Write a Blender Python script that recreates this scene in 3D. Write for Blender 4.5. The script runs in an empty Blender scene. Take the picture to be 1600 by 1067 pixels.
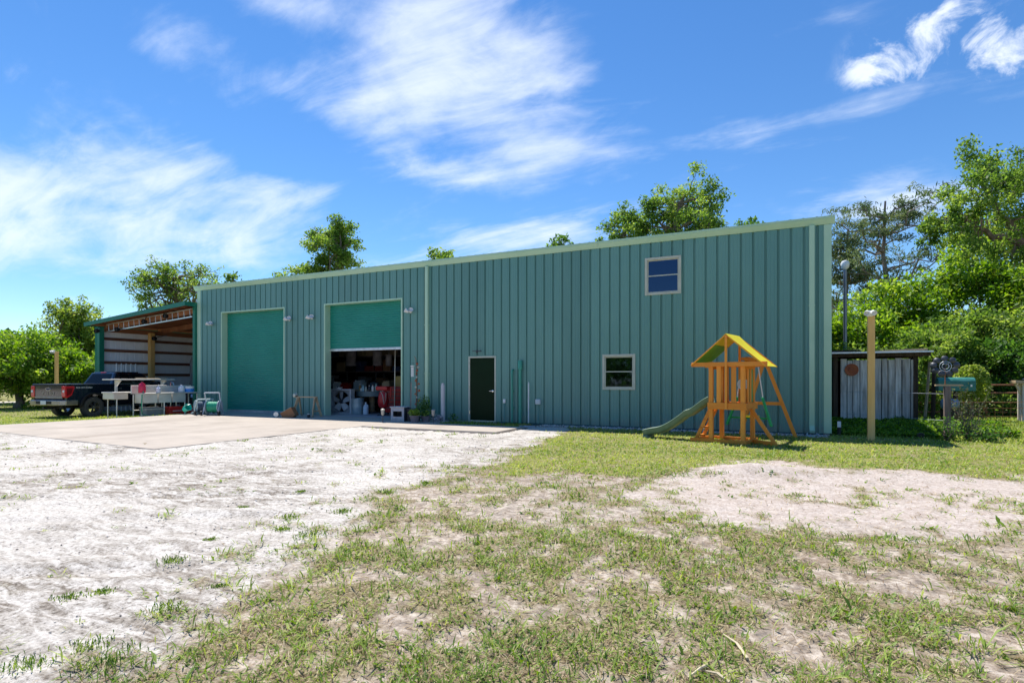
import bpy, bmesh, math, random
import numpy as np
from mathutils import Vector, Matrix

# ------------------------------------------------------------------ camera, sky, sun, exposure
scene = bpy.context.scene
COL = scene.collection
CH = 1.39                                   # eye height above the slab
YAW = math.radians(25.6)
cS, sS = math.cos(YAW), math.sin(YAW)
FPX = 866.0                                 # focal length in photo pixels (1600 wide)
HZ = 593.5                                  # horizon row of the photo
cam = bpy.data.cameras.new('camera')
cam.sensor_width = 36.0
cam.lens = FPX / 1600 * 36
cam.shift_y = (HZ - 533.5) / 1600
cam.clip_start = 0.05
cam.clip_end = 6000
camo = bpy.data.objects.new('camera', cam)
camo.location = (0, 0, CH)
camo.rotation_euler = (math.radians(90), 0, YAW)
COL.objects.link(camo)
scene.camera = camo

SUN = Vector((-2.1, 1.65, 5.3)).normalized()      # towards the sun: behind the building, to the left
SUN_EL = math.asin(SUN.z)
SUN_AZ = math.atan2(SUN.x, SUN.y)

def dir_azel(px, py):
    r = (px - 800) / FPX
    u = (HZ - py) / FPX
    v = Vector((cS * r - sS, sS * r + cS, u)).normalized()
    return math.atan2(v.x, v.y), math.asin(v.z)

world = bpy.data.worlds.new('World')
scene.world = world
world.use_nodes = True
def build_world():
    nt = world.node_tree
    N, L = nt.nodes, nt.links
    N.clear()
    out = N.new('ShaderNodeOutputWorld')
    bg = N.new('ShaderNodeBackground')
    bg.inputs['Strength'].default_value = 0.10
    L.new(bg.outputs[0], out.inputs[0])
    sky = N.new('ShaderNodeTexSky')
    sky.sky_type = 'NISHITA'
    sky.sun_disc = False
    sky.sun_elevation = SUN_EL
    sky.sun_rotation = SUN_AZ
    sky.air_density = 1.0
    sky.dust_density = 0.0
    sky.ozone_density = 2.2
    hs = N.new('ShaderNodeHueSaturation')
    hs.inputs['Hue'].default_value = 0.503
    hs.inputs['Saturation'].default_value = 1.17
    hs.inputs['Value'].default_value = 0.67
    tint = N.new('ShaderNodeMix'); tint.data_type = 'RGBA'; tint.blend_type = 'MULTIPLY'
    tint.inputs['Factor'].default_value = 1.0
    L.new(sky.outputs[0], tint.inputs['A']); tint.inputs['B'].default_value = (0.85, 0.955, 1.05, 1)
    L.new(tint.outputs['Result'], hs.inputs['Color'])
    def math_(op, a, b=None, c=None):
        n = N.new('ShaderNodeMath'); n.operation = op
        for i, v in enumerate((a, b, c)):
            if v is None: continue
            if isinstance(v, (int, float)): n.inputs[i].default_value = v
            else: L.new(v, n.inputs[i])
        return n.outputs[0]
    tc = N.new('ShaderNodeTexCoord')
    sep = N.new('ShaderNodeSeparateXYZ')
    L.new(tc.outputs['Generated'], sep.inputs[0])
    x, y, z = sep.outputs
    az = math_('ARCTAN2', x, y)
    el = math_('ARCSINE', z)
    # flat cloud layer: direction projected on a plane overhead
    zc = math_('MAXIMUM', z, 0.03)
    zc = math_('ADD', zc, 0.30)
    pxn = math_('DIVIDE', x, zc); pyn = math_('DIVIDE', y, zc)
    comb = N.new('ShaderNodeCombineXYZ')
    L.new(pxn, comb.inputs[0]); L.new(pyn, comb.inputs[1])
    def noise(rot, sc, loc, scale, detail, rough, dist):
        m = N.new('ShaderNodeMapping')
        m.inputs['Rotation'].default_value = (0, 0, rot)
        m.inputs['Scale'].default_value = sc
        m.inputs['Location'].default_value = loc
        L.new(comb.outputs[0], m.inputs[0])
        n = N.new('ShaderNodeTexNoise')
        n.inputs['Scale'].default_value = scale
        n.inputs['Detail'].default_value = detail
        n.inputs['Roughness'].default_value = rough
        n.inputs['Distortion'].default_value = dist
        L.new(m.outputs[0], n.inputs[0])
        return n.outputs[0]
    wisp = noise(-0.62, (0.55, 1.7, 1), (3.1, 1.7, 0), 1.3, 10, 0.6, 1.2)
    fine = noise(-0.40, (0.8, 2.0, 1), (0.3, 5.2, 0), 4.2, 8, 0.62, 0.8)
    puff = noise(0.2, (1.0, 1.0, 1), (7.3, 2.2, 0), 3.2, 10, 0.6, 0.2)
    # where the cloud banks lie (azimuth, elevation, half widths in degrees, amount, tilt)
    banks = [(90, 300, 13, 5.0, 1.05, 4), (40, 370, 12, 2.6, .9, 0), (300, 372, 13, 2.0, .85, -3), (330, 290, 9, 2.5, .6, -6), (440, 296, 4.5, 1.5, .8, 0),
             (720, 55, 8, 4.5, .9, -6), (700, 150, 8.5, 5.0, .95, 0), (610, 165, 4, 3.0, .85, 0), (830, 225, 6, 3, .8, 0), (880, 110, 5, 3, .55, 0), (680, 265, 8, 1.4, .8, -5),
             (420, 125, 11, 1.5, .5, -20), (250, 75, 9, 1.6, .4, -18), (1330, 165, 10, 1.2, .42, 5), (1130, 212, 12, 1.4, .40, 3), (1270, 50, 9, 3, .30, 8),
             (820, 368, 12, 1.8, .85, 0), (1385, 318, 5, 2.4, .85, 0), (-300, 200, 18, 6, .55, 0), (2100, 150, 20, 7, .55, 0), (450, 8, 4, 1.4, .85, 0)]
    tot = None
    for (bx, by, wa, we, amt, tilt) in banks:
        if -100 <= bx <= 1700:
            a0, e0 = dir_azel(bx, by)
        else:
            a0, e0 = dir_azel(min(max(bx, 0), 1600), by); a0 += math.radians(-30 if bx < 0 else 30)
        t = math.radians(tilt)
        da = math_('SUBTRACT', az, a0); de = math_('SUBTRACT', el, e0)
        da = math_('MULTIPLY', da, math.cos(e0))
        ra = math_('ADD', math_('MULTIPLY', da, math.cos(t)), math_('MULTIPLY', de, math.sin(t)))
        re = math_('SUBTRACT', math_('MULTIPLY', de, math.cos(t)), math_('MULTIPLY', da, math.sin(t)))
        q = math_('ADD', math_('POWER', math_('ABSOLUTE', math_('MULTIPLY', ra, 1 / math.radians(wa))), 2.0),
                  math_('POWER', math_('ABSOLUTE', math_('MULTIPLY', re, 1 / math.radians(we))), 2.0))
        g = math_('MULTIPLY', math_('POWER', 2.718, math_('MULTIPLY', q, -1.0)), amt)
        tot = g if tot is None else math_('ADD', tot, g)
    tot = math_('ADD', tot, 0.05)                        # thin cover all round
    dens = math_('ADD', math_('MULTIPLY', wisp, 0.55), math_('ADD', math_('MULTIPLY', fine, 0.25), math_('MULTIPLY', puff, 0.3)))
    dens = math_('ADD', math_('MULTIPLY', math_('SUBTRACT', dens, 0.55), 2.3), 0.55)
    # cloud amount = smoothstep on noise shifted by the banks
    v = math_('ADD', dens, math_('MULTIPLY', math_('MINIMUM', tot, 1.15), 0.40))
    mr = N.new('ShaderNodeMapRange'); mr.interpolation_type = 'SMOOTHSTEP'
    mr.inputs['From Min'].default_value = 0.64
    mr.inputs['From Max'].default_value = 1.28
    L.new(v, mr.inputs[0])
    # small heaped clouds
    tot2 = None
    for (bx, by, wa, we, amt) in ((1420, 82, 3.4, 2.4, 1.0), (1455, 58, 2.8, 2.0, 1.0), (1520, 70, 3.2, 1.7, .95), (1580, 76, 3.6, 1.9, 1.0), (1375, 100, 2.4, 1.6, .8)):
        a0, e0 = dir_azel(bx, by)
        da = math_('MULTIPLY', math_('SUBTRACT', az, a0), math.cos(e0) / math.radians(wa)); de = math_('MULTIPLY', math_('SUBTRACT', el, e0), 1 / math.radians(we))
        q = math_('ADD', math_('MULTIPLY', da, da), math_('MULTIPLY', de, de))
        g = math_('MULTIPLY', math_('POWER', 2.718, math_('MULTIPLY', q, -1.0)), amt)
        tot2 = g if tot2 is None else math_('MAXIMUM', tot2, g)
    pn = N.new('ShaderNodeTexNoise'); pn.inputs['Scale'].default_value = 17; pn.inputs['Detail'].default_value = 8; pn.inputs['Roughness'].default_value = .62; pn.inputs['Distortion'].default_value = .4
    L.new(tc.outputs['Generated'], pn.inputs[0])
    v2 = math_('ADD', math_('MULTIPLY', tot2, 0.40), math_('MULTIPLY_ADD', pn.outputs[0], 2.4, -0.70))
    mr2 = N.new('ShaderNodeMapRange'); mr2.interpolation_type = 'SMOOTHSTEP'
    mr2.inputs['From Min'].default_value = 0.62; mr2.inputs['From Max'].default_value = 1.15
    L.new(v2, mr2.inputs[0])
    gate = N.new('ShaderNodeMapRange'); gate.interpolation_type = 'SMOOTHSTEP'; gate.inputs['From Min'].default_value = .03; gate.inputs['From Max'].default_value = .5; L.new(tot2, gate.inputs[0])
    fac = math_('MAXIMUM', math_('MULTIPLY', mr.outputs[0], 0.80), math_('MULTIPLY', math_('MULTIPLY', mr2.outputs[0], gate.outputs[0]), 0.88))
    mix = N.new('ShaderNodeMix'); mix.data_type = 'RGBA'
    L.new(fac, mix.inputs['Factor'])
    L.new(hs.outputs[0], mix.inputs['A'])
    mix.inputs['B'].default_value = (4.6, 4.95, 5.5, 1)
    L.new(mix.outputs['Result'], bg.inputs['Color'])
build_world()
world.cycles.sampling_method = 'MANUAL'
world.cycles.sample_map_resolution = 512

sl = bpy.data.lights.new('sun', 'SUN')
sl.energy = 3.0
sl.angle = math.radians(0.55)
sl.color = (1.0, 0.955, 0.88)
so = bpy.data.objects.new('sun', sl)
so.rotation_euler = (-SUN).to_track_quat('-Z', 'Y').to_euler()
so.location = (-20, 30, 40)
COL.objects.link(so)
scene.view_settings.view_transform = 'Standard'
scene.view_settings.look = 'None'
scene.view_settings.gamma = 1.0
scene.view_settings.use_curve_mapping = False
scene.view_settings.exposure = 1.22
scene.render.engine = 'CYCLES'
scene.cycles.max_bounces = 7
scene.cycles.diffuse_bounces = 5
scene.cycles.transparent_max_bounces = 8
scene.cycles.use_denoising = True

# ------------------------------------------------------------------ measuring helpers (photo -> metres)
YW = 16.385                                  # plane of the front wall
XR, XL = 1.23, -23.49                        # its right and left corner
def cam2w(cx, d):
    return cS * cx - sS * d, sS * cx + cS * d
def on_ground(px, py, z=-0.06):
    d = FPX * (CH - z) / (py - HZ)
    return cam2w((px - 800) / FPX * d, d)
def at_depth(px, d):
    return cam2w((px - 800) / FPX * d, d)
def w2cam(x, y):
    return cS * x + sS * y, -sS * x + cS * y

# ------------------------------------------------------------------ numpy noise
def _hash(ix, iy, seed):
    h = (ix.astype(np.int64) * 374761393 + iy.astype(np.int64) * 668265263 + seed * 1442695041) & 0xffffffff
    h = ((h ^ (h >> 13)) * 1274126177) & 0xffffffff
    return ((h ^ (h >> 16)) & 0xffff) / 65535.0
def vnoise(x, y, seed=0):
    ix = np.floor(x); iy = np.floor(y)
    fx = x - ix; fy = y - iy
    fx = fx * fx * (3 - 2 * fx); fy = fy * fy * (3 - 2 * fy)
    a = _hash(ix, iy, seed); b = _hash(ix + 1, iy, seed)
    c = _hash(ix, iy + 1, seed); d = _hash(ix + 1, iy + 1, seed)
    return (a * (1 - fx) + b * fx) * (1 - fy) + (c * (1 - fx) + d * fx) * fy
def fbm(x, y, oct=4, seed=0, gain=0.5):
    s = 0; a = 1; t = 0
    for o in range(oct):
        s = s + a * vnoise(x * 2 ** o + 17.3 * o, y * 2 ** o - 9.1 * o, seed + o * 7)
        t += a; a *= gain
    return s / t
def sstep(a, b, x):
    t = np.clip((x - a) / (b - a), 0, 1)
    return t * t * (3 - 2 * t)

# ------------------------------------------------------------------ materials
MATS = {}
def pmat(name, c1, c2=None, scale=6.0, rough=0.6, metal=0.0, bump=0.0, bscale=40.0, stretch=(1, 1, 1), spec=0.4, detail=5, coat=0.0, lo=.35, hi=.65):
    m = bpy.data.materials.new(name)
    m.use_nodes = True
    N, L = m.node_tree.nodes, m.node_tree.links
    b = N['Principled BSDF']
    b.inputs['Roughness'].default_value = rough
    b.inputs['Metallic'].default_value = metal
    b.inputs['Specular IOR Level'].default_value = spec
    b.inputs['Coat Weight'].default_value = coat
    if c2 is None: c2 = tuple(v * 0.8 for v in c1)
    tc = N.new('ShaderNodeTexCoord')
    mp = N.new('ShaderNodeMapping'); mp.inputs['Scale'].default_value = stretch
    L.new(tc.outputs['Object'], mp.inputs[0])
    n = N.new('ShaderNodeTexNoise'); n.inputs['Scale'].default_value = scale; n.inputs['Detail'].default_value = detail
    n.inputs['Roughness'].default_value = 0.6
    L.new(mp.outputs[0], n.inputs[0])
    r = N.new('ShaderNodeValToRGB')
    r.color_ramp.elements[0].position = lo; r.color_ramp.elements[0].color = (*c1, 1)
    r.color_ramp.elements[1].position = hi; r.color_ramp.elements[1].color = (*c2, 1)
    L.new(n.outputs[0], r.inputs[0])
    L.new(r.outputs[0], b.inputs['Base Color'])
    mr = N.new('ShaderNodeMapRange')
    mr.inputs['To Min'].default_value = max(0.02, rough - 0.1); mr.inputs['To Max'].default_value = min(1, rough + 0.1)
    L.new(n.outputs[0], mr.inputs[0]); L.new(mr.outputs[0], b.inputs['Roughness'])
    if bump:
        n2 = N.new('ShaderNodeTexNoise'); n2.inputs['Scale'].default_value = bscale; n2.inputs['Detail'].default_value = 4
        L.new(mp.outputs[0], n2.inputs[0])
        bp = N.new('ShaderNodeBump'); bp.inputs['Strength'].default_value = bump; bp.inputs['Distance'].default_value = 0.02
        L.new(n2.outputs[0], bp.inputs['Height']); L.new(bp.outputs[0], b.inputs['Normal'])
    MATS[name] = m
    return m

def leafmat(name, dark, mid, light, trans=0.35):
    m = bpy.data.materials.new(name); m.use_nodes = True
    N, L = m.node_tree.nodes, m.node_tree.links
    N.clear()
    out = N.new('ShaderNodeOutputMaterial')
    at = N.new('ShaderNodeAttribute'); at.attribute_name = 'v'
    r = N.new('ShaderNodeValToRGB')
    r.color_ramp.elements[0].position = 0.1; r.color_ramp.elements[0].color = (*dark, 1)
    r.color_ramp.elements[1].position = 0.9; r.color_ramp.elements[1].color = (*light, 1)
    e = r.color_ramp.elements.new(0.5); e.color = (*mid, 1)
    L.new(at.outputs['Fac'], r.inputs[0])
    d = N.new('ShaderNodeBsdfPrincipled'); d.inputs['Roughness'].default_value = 0.55
    d.inputs['Specular IOR Level'].default_value = 0.35
    t = N.new('ShaderNodeBsdfTranslucent')
    L.new(r.outputs[0], d.inputs['Base Color'])
    hs = N.new('ShaderNodeHueSaturation'); hs.inputs['Hue'].default_value = 0.485; hs.inputs['Saturation'].default_value = 1.1; hs.inputs['Value'].default_value = 1.5
    L.new(r.outputs[0], hs.inputs['Color']); L.new(hs.outputs[0], t.inputs['Color'])
    mx = N.new('ShaderNodeMixShader'); mx.inputs[0].default_value = trans
    L.new(d.outputs[0], mx.inputs[1]); L.new(t.outputs[0], mx.inputs[2]); L.new(mx.outputs[0], out.inputs[0])
    MATS[name] = m
    return m

def glassmat(name, tint=(0.10, 0.13, 0.15), rough=0.03, ior=1.9):
    m = bpy.data.materials.new(name); m.use_nodes = True
    N, L = m.node_tree.nodes, m.node_tree.links
    N.clear()
    out = N.new('ShaderNodeOutputMaterial')
    tr = N.new('ShaderNodeBsdfTransparent'); tr.inputs[0].default_value = (*tint, 1)
    gl = N.new('ShaderNodeBsdfGlossy'); gl.inputs['Roughness'].default_value = rough
    gl.inputs['Color'].default_value = (0.42, 0.62, 1, 1)
    lw = N.new('ShaderNodeFresnel'); lw.inputs['IOR'].default_value = ior
    mx = N.new('ShaderNodeMixShader')
    L.new(lw.outputs[0], mx.inputs[0]); L.new(tr.outputs[0], mx.inputs[1]); L.new(gl.outputs[0], mx.inputs[2])
    L.new(mx.outputs[0], out.inputs[0])
    MATS[name] = m
    return m

def vary(m, lo, hi):
    # every board has its own tone
    N, L = m.node_tree.nodes, m.node_tree.links
    b = N['Principled BSDF']; src = b.inputs['Base Color'].links[0].from_socket
    oi = N.new('ShaderNodeObjectInfo'); hs = N.new('ShaderNodeHueSaturation'); mr = N.new('ShaderNodeMapRange')
    mr.inputs['To Min'].default_value = lo; mr.inputs['To Max'].default_value = hi
    L.new(oi.outputs['Random'], mr.inputs[0]); L.new(mr.outputs[0], hs.inputs['Value']); L.new(src, hs.inputs['Color']); L.new(hs.outputs[0], b.inputs['Base Color'])
TEAL = pmat('painted_teal_steel', (0.110, 0.258, 0.225), (0.130, 0.288, 0.250), 0.7, 0.40, 0.0, 0.10, 2.2, (1, 1, .35), 0.5)
def weather_wall(m):
    N, L = m.node_tree.nodes, m.node_tree.links
    b = N['Principled BSDF']
    src = b.inputs['Base Color'].links[0].from_socket
    oi = N.new('ShaderNodeObjectInfo')
    hs = N.new('ShaderNodeHueSaturation')
    mr = N.new('ShaderNodeMapRange'); mr.inputs['To Min'].default_value = .90; mr.inputs['To Max'].default_value = 1.08
    L.new(oi.outputs['Random'], mr.inputs[0]); L.new(mr.outputs[0], hs.inputs['Value']); L.new(src, hs.inputs['Color'])
    tc = N.new('ShaderNodeTexCoord'); sp = N.new('ShaderNodeSeparateXYZ'); L.new(tc.outputs['Object'], sp.inputs[0])
    nz = N.new('ShaderNodeTexNoise'); nz.inputs['Scale'].default_value = 5; nz.inputs['Detail'].default_value = 7; nz.inputs['Roughness'].default_value = .7
    L.new(tc.outputs['Object'], nz.inputs[0])
    a = N.new('ShaderNodeMath'); a.operation = 'MULTIPLY_ADD'; a.inputs[1].default_value = -1.3; a.inputs[2].default_value = .95
    L.new(sp.outputs[2], a.inputs[0])                       # splashed soil thins out with height
    c = N.new('ShaderNodeMath'); c.operation = 'ADD'; L.new(a.outputs[0], c.inputs[0]); L.new(nz.outputs[0], c.inputs[1])
    r = N.new('ShaderNodeMapRange'); r.inputs['From Min'].default_value = 1.05; r.inputs['From Max'].default_value = 1.6; r.inputs['To Max'].default_value = .5
    L.new(c.outputs[0], r.inputs[0])
    mx = N.new('ShaderNodeMix'); mx.data_type = 'RGBA'; mx.inputs['B'].default_value = (.26, .22, .17, 1)
    L.new(r.outputs[0], mx.inputs['Factor']); L.new(hs.outputs[0], mx.inputs['A']); L.new(mx.outputs['Result'], b.inputs['Base Color'])
weather_wall(TEAL)
SAGE = pmat('sage_trim', (0.40, 0.60, 0.42), (0.46, 0.65, 0.47), 1.2, 0.42, spec=0.5)
ROLL = pmat('green_roller_steel', (0.012, 0.225, 0.17), (0.02, 0.26, 0.20), 1.0, 0.35, 0.0, spec=0.5)
DKGREEN = pmat('dark_green_steel', (0.01, 0.16, 0.10), (0.015, 0.19, 0.12), 2.0, 0.4)
ROOFM = pmat('pale_roof_steel', (0.42, 0.6, 0.55), (0.46, 0.64, 0.58), 1.0, 0.4)
GALV = pmat('galvanised_steel', (0.55, 0.57, 0.6), (0.7, 0.72, 0.74), 8, 0.35, 0.85)
STAIN = pmat('stainless_steel', (0.66, 0.62, 0.57), (0.78, 0.74, 0.69), 2, 0.48, 0.55, stretch=(1, 1, 2))
ALU = pmat('aluminium', (0.75, 0.72, 0.68), (0.82, 0.8, 0.76), 5, 0.35, 0.85)
CONC = pmat('concrete', (0.38, 0.33, 0.28), (0.49, 0.425, 0.36), 1.1, 0.9, 0, 0.25, 60, spec=0.2, detail=9, lo=.3, hi=.7)
def stain(m):
    N, L = m.node_tree.nodes, m.node_tree.links
    b = N['Principled BSDF']; src = b.inputs['Base Color'].links[0].from_socket
    tc = N.new('ShaderNodeTexCoord')
    fac = None
    for sc, lo, hi, amt, st in ((.45, .52, .72, .5, (1, .35, 1)), (3.0, .60, .74, .55, (1, 1, 1)), (22, .62, .75, .6, (1, 1, 1))):
        mp = N.new('ShaderNodeMapping'); mp.inputs['Scale'].default_value = st; L.new(tc.outputs['Object'], mp.inputs[0])
        n = N.new('ShaderNodeTexNoise'); n.inputs['Scale'].default_value = sc; n.inputs['Detail'].default_value = 8; n.inputs['Roughness'].default_value = .65
        L.new(mp.outputs[0], n.inputs[0])
        r = N.new('ShaderNodeMapRange'); r.inputs['From Min'].default_value = lo; r.inputs['From Max'].default_value = hi; r.inputs['To Max'].default_value = amt
        L.new(n.outputs[0], r.inputs[0])
        mx = N.new('ShaderNodeMix'); mx.data_type = 'RGBA'; mx.inputs['B'].default_value = (.20, .16, .125, 1)
        L.new(r.outputs[0], mx.inputs['Factor']); L.new(src, mx.inputs['A']); src = mx.outputs['Result']
    L.new(src, b.inputs['Base Color'])
stain(CONC)
SLAB = pmat('slab_concrete', (0.40, 0.40, 0.40), (0.50, 0.49, 0.48), 1.4, 0.8, 0, 0.1, 60, spec=0.25, detail=8)
WHITEP = pmat('white_paint', (0.78, 0.78, 0.77), (0.84, 0.84, 0.83), 4, 0.45)
CREAM = pmat('cream_frame', (0.46, 0.47, 0.38), (0.53, 0.54, 0.45), 4, 0.45)
BLACKP = pmat('black_plastic', (0.014, 0.014, 0.016), (0.02, 0.02, 0.022), 6, 0.5)
RUBBER = pmat('rubber', (0.06, 0.06, 0.062), (0.10, 0.095, 0.09), 12, 0.85, bump=0.3, bscale=60)
DOORM = pmat('dark_green_door', (0.003, 0.016, 0.004), (0.004, 0.02, 0.006), 2, 0.4, spec=0.12)
WOODY = pmat('stained_cedar', (0.88, 0.275, 0.025), (0.95, 0.37, 0.05), 5, 0.55, 0, 0.2, 30, (1, 1, .12))
WOODX = pmat('stained_cedar_flat', (0.84, 0.25, 0.02), (0.92, 0.34, 0.042), 5, 0.55, 0, 0.2, 30, (.12, 1, 1))
PINE = pmat('yellow_pine', (0.72, 0.42, 0.13), (0.82, 0.52, 0.20), 7, 0.6, 0, 0.25, 30, (1, 1, .08))
OLDPINE = pmat('weathered_pine', (0.40, 0.28, 0.16), (0.56, 0.42, 0.27), 7, 0.75, 0, 0.3, 30, (.2, 1, 1))
REDWOOD = pmat('brown_lumber', (0.26, 0.105, 0.05), (0.38, 0.165, 0.08), 4, 0.75, 0, 0.2, 30, (1, .1, 1))
GIRT = pmat('dark_girt_lumber', (0.15, 0.06, 0.035), (0.21, 0.09, 0.05), 4, 0.8, stretch=(1, .1, 1))
GREYWOOD = pmat('silvered_planks', (0.46, 0.40, 0.35), (0.90, 0.84, 0.78), 5, 0.9, 0, 0.6, 25, (3, 3, .25), 0.15, 9)
DARKWOOD = pmat('dark_old_wood', (0.05, 0.035, 0.025), (0.12, 0.085, 0.06), 5, 0.9, 0, 0.5, 25, (3, 3, .25), 0.15)
LINER = pmat('white_liner_steel', (0.84, 0.84, 0.85), (0.88, 0.88, 0.88), 2, 0.45)
YELLOW = pmat('yellow_vinyl', (0.80, 0.66, 0.02), (0.85, 0.72, 0.04), 5, 0.5)
PLAYG = pmat('green_plastic', (0.01, 0.33, 0.10), (0.015, 0.38, 0.12), 5, 0.4)
SLIDEM = pmat('grey_green_slide', (0.13, 0.21, 0.15), (0.19, 0.27, 0.20), 3, 0.4)
BPAINT = pmat('black_navy_car_paint', (0.005, 0.007, 0.014), (0.006, 0.008, 0.017), 2, 0.18, 0.0, spec=0.6, coat=1.0)
CHROME = pmat('bright_metal', (0.7, 0.7, 0.7), (0.8, 0.8, 0.8), 3, 0.15, 1.0)
GUNM = pmat('grey_bumper_metal', (0.34, 0.32, 0.30), (0.42, 0.40, 0.38), 6, 0.3, 0.8)
REDL = pmat('red_lamp', (0.62, 0.01, 0.015), (0.7, 0.015, 0.02), 8, 0.15, spec=0.6, coat=0.6)
REDP = pmat('red_plastic', (0.62, 0.025, 0.02), (0.7, 0.04, 0.03), 5, 0.4)
REDS = pmat('red_enamel', (0.42, 0.012, 0.016), (0.48, 0.02, 0.02), 5, 0.3)
PINKP = pmat('crimson_plastic', (0.6, 0.02, 0.07), (0.68, 0.03, 0.09), 5, 0.4)
BLUEP = pmat('blue_plastic', (0.03, 0.22, 0.65), (0.04, 0.26, 0.7), 5, 0.35)
AQUA = pmat('aqua_plastic', (0.02, 0.55, 0.42), (0.03, 0.6, 0.46), 5, 0.4)
HOSEG = pmat('green_hose', (0.02, 0.30, 0.17), (0.03, 0.36, 0.2), 9, 0.45)
GREYP = pmat('grey_plastic', (0.36, 0.42, 0.46), (0.44, 0.5, 0.54), 5, 0.5)
SLATEB = pmat('slate_plastic', (0.05, 0.085, 0.13), (0.07, 0.11, 0.16), 5, 0.5)
CARDB = pmat('brown_cardboard', (0.30, 0.13, 0.055), (0.36, 0.17, 0.08), 5, 0.85)
RUST = pmat('rusty_steel', (0.22, 0.09, 0.045), (0.36, 0.17, 0.09), 9, 0.85, 0.2, 0.3, 40)
RUSTR = pmat('orange_rust_disc', (0.50, 0.14, 0.05), (0.36, 0.10, 0.05), 9, 0.7, 0.1, 0.2, 40)
STEELD = pmat('dark_steel', (0.06, 0.065, 0.075), (0.10, 0.105, 0.12), 6, 0.5, 0.5)
POLEM = pmat('grey_pole_steel', (0.20, 0.21, 0.23), (0.27, 0.28, 0.3), 6, 0.45, 0.6)
TERRA = pmat('plum_grey_pot', (0.16, 0.13, 0.15), (0.22, 0.18, 0.2), 6, 0.7)
STONEW = pmat('pale_stone', (0.58, 0.55, 0.52), (0.7, 0.67, 0.64), 6, 0.9, 0, 0.5, 20)
BARK = pmat('grey_brown_bark', (0.14, 0.105, 0.08), (0.24, 0.19, 0.155), 6, 0.95, 0, 0.8, 18, (1, 1, .3), 0.1)
PINEBARK = pmat('pine_bark', (0.20, 0.15, 0.13), (0.32, 0.26, 0.23), 6, 0.95, 0, 0.8, 14, (1, 1, .3), 0.1)
MOSS = pmat('spanish_moss', (0.16, 0.12, 0.09), (0.26, 0.2, 0.15), 9, 1.0)
GLASS = glassmat('window_glass', (0.30, 0.34, 0.36))
CARGLASS = pmat('tinted_car_glass', (0.004, 0.005, 0.006), (0.006, 0.007, 0.008), 3, 0.12, spec=0.22)
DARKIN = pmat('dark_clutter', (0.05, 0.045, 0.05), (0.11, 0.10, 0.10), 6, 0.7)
TRUNKG = BARK
L_OAK = leafmat('oak_leaves', (0.03, 0.085, 0.018), (0.08, 0.18, 0.032), (0.18, 0.31, 0.055), 0.52)
L_LIGHT = leafmat('spring_leaves', (0.045, 0.12, 0.015), (0.155, 0.30, 0.03), (0.36, 0.48, 0.085), 0.56)
L_MIX = leafmat('olive_leaves', (0.05, 0.115, 0.022), (0.14, 0.255, 0.042), (0.30, 0.40, 0.085), 0.55)
L_PINE = leafmat('pine_needles', (0.04, 0.08, 0.03), (0.10, 0.15, 0.06), (0.19, 0.24, 0.10), 0.4)
L_DARK = leafmat('dark_shrub_leaves', (0.03, 0.085, 0.018), (0.075, 0.19, 0.03), (0.15, 0.30, 0.05), 0.5)
L_YEL = leafmat('yellow_green_leaves', (0.11, 0.19, 0.028), (0.23, 0.34, 0.05), (0.40, 0.47, 0.13), 0.55)
L_TWIG = leafmat('twiggy_leaves', (0.10, 0.09, 0.06), (0.15, 0.20, 0.06), (0.26, 0.28, 0.14), 0.3)
GRASSM = leafmat('grass_blades', (0.03, 0.10, 0.01), (0.185, 0.30, 0.035), (0.48, 0.54, 0.13), 0.38)
STRAWM = leafmat('dry_grass_blades', (0.20, 0.13, 0.07), (0.38, 0.28, 0.15), (0.60, 0.50, 0.32), 0.25)
FLOWERM = leafmat('red_flowers', (0.35, 0.03, 0.02), (0.5, 0.06, 0.03), (0.6, 0.14, 0.06), 0.3)
PALEM = leafmat('dusty_leaves', (0.25, 0.22, 0.25), (0.4, 0.38, 0.4), (0.55, 0.5, 0.52), 0.2)

vary(GREYWOOD, .70, 1.05); vary(WOODY, .82, 1.06); vary(WOODX, .82, 1.06); vary(REDWOOD, .75, 1.15)

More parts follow.
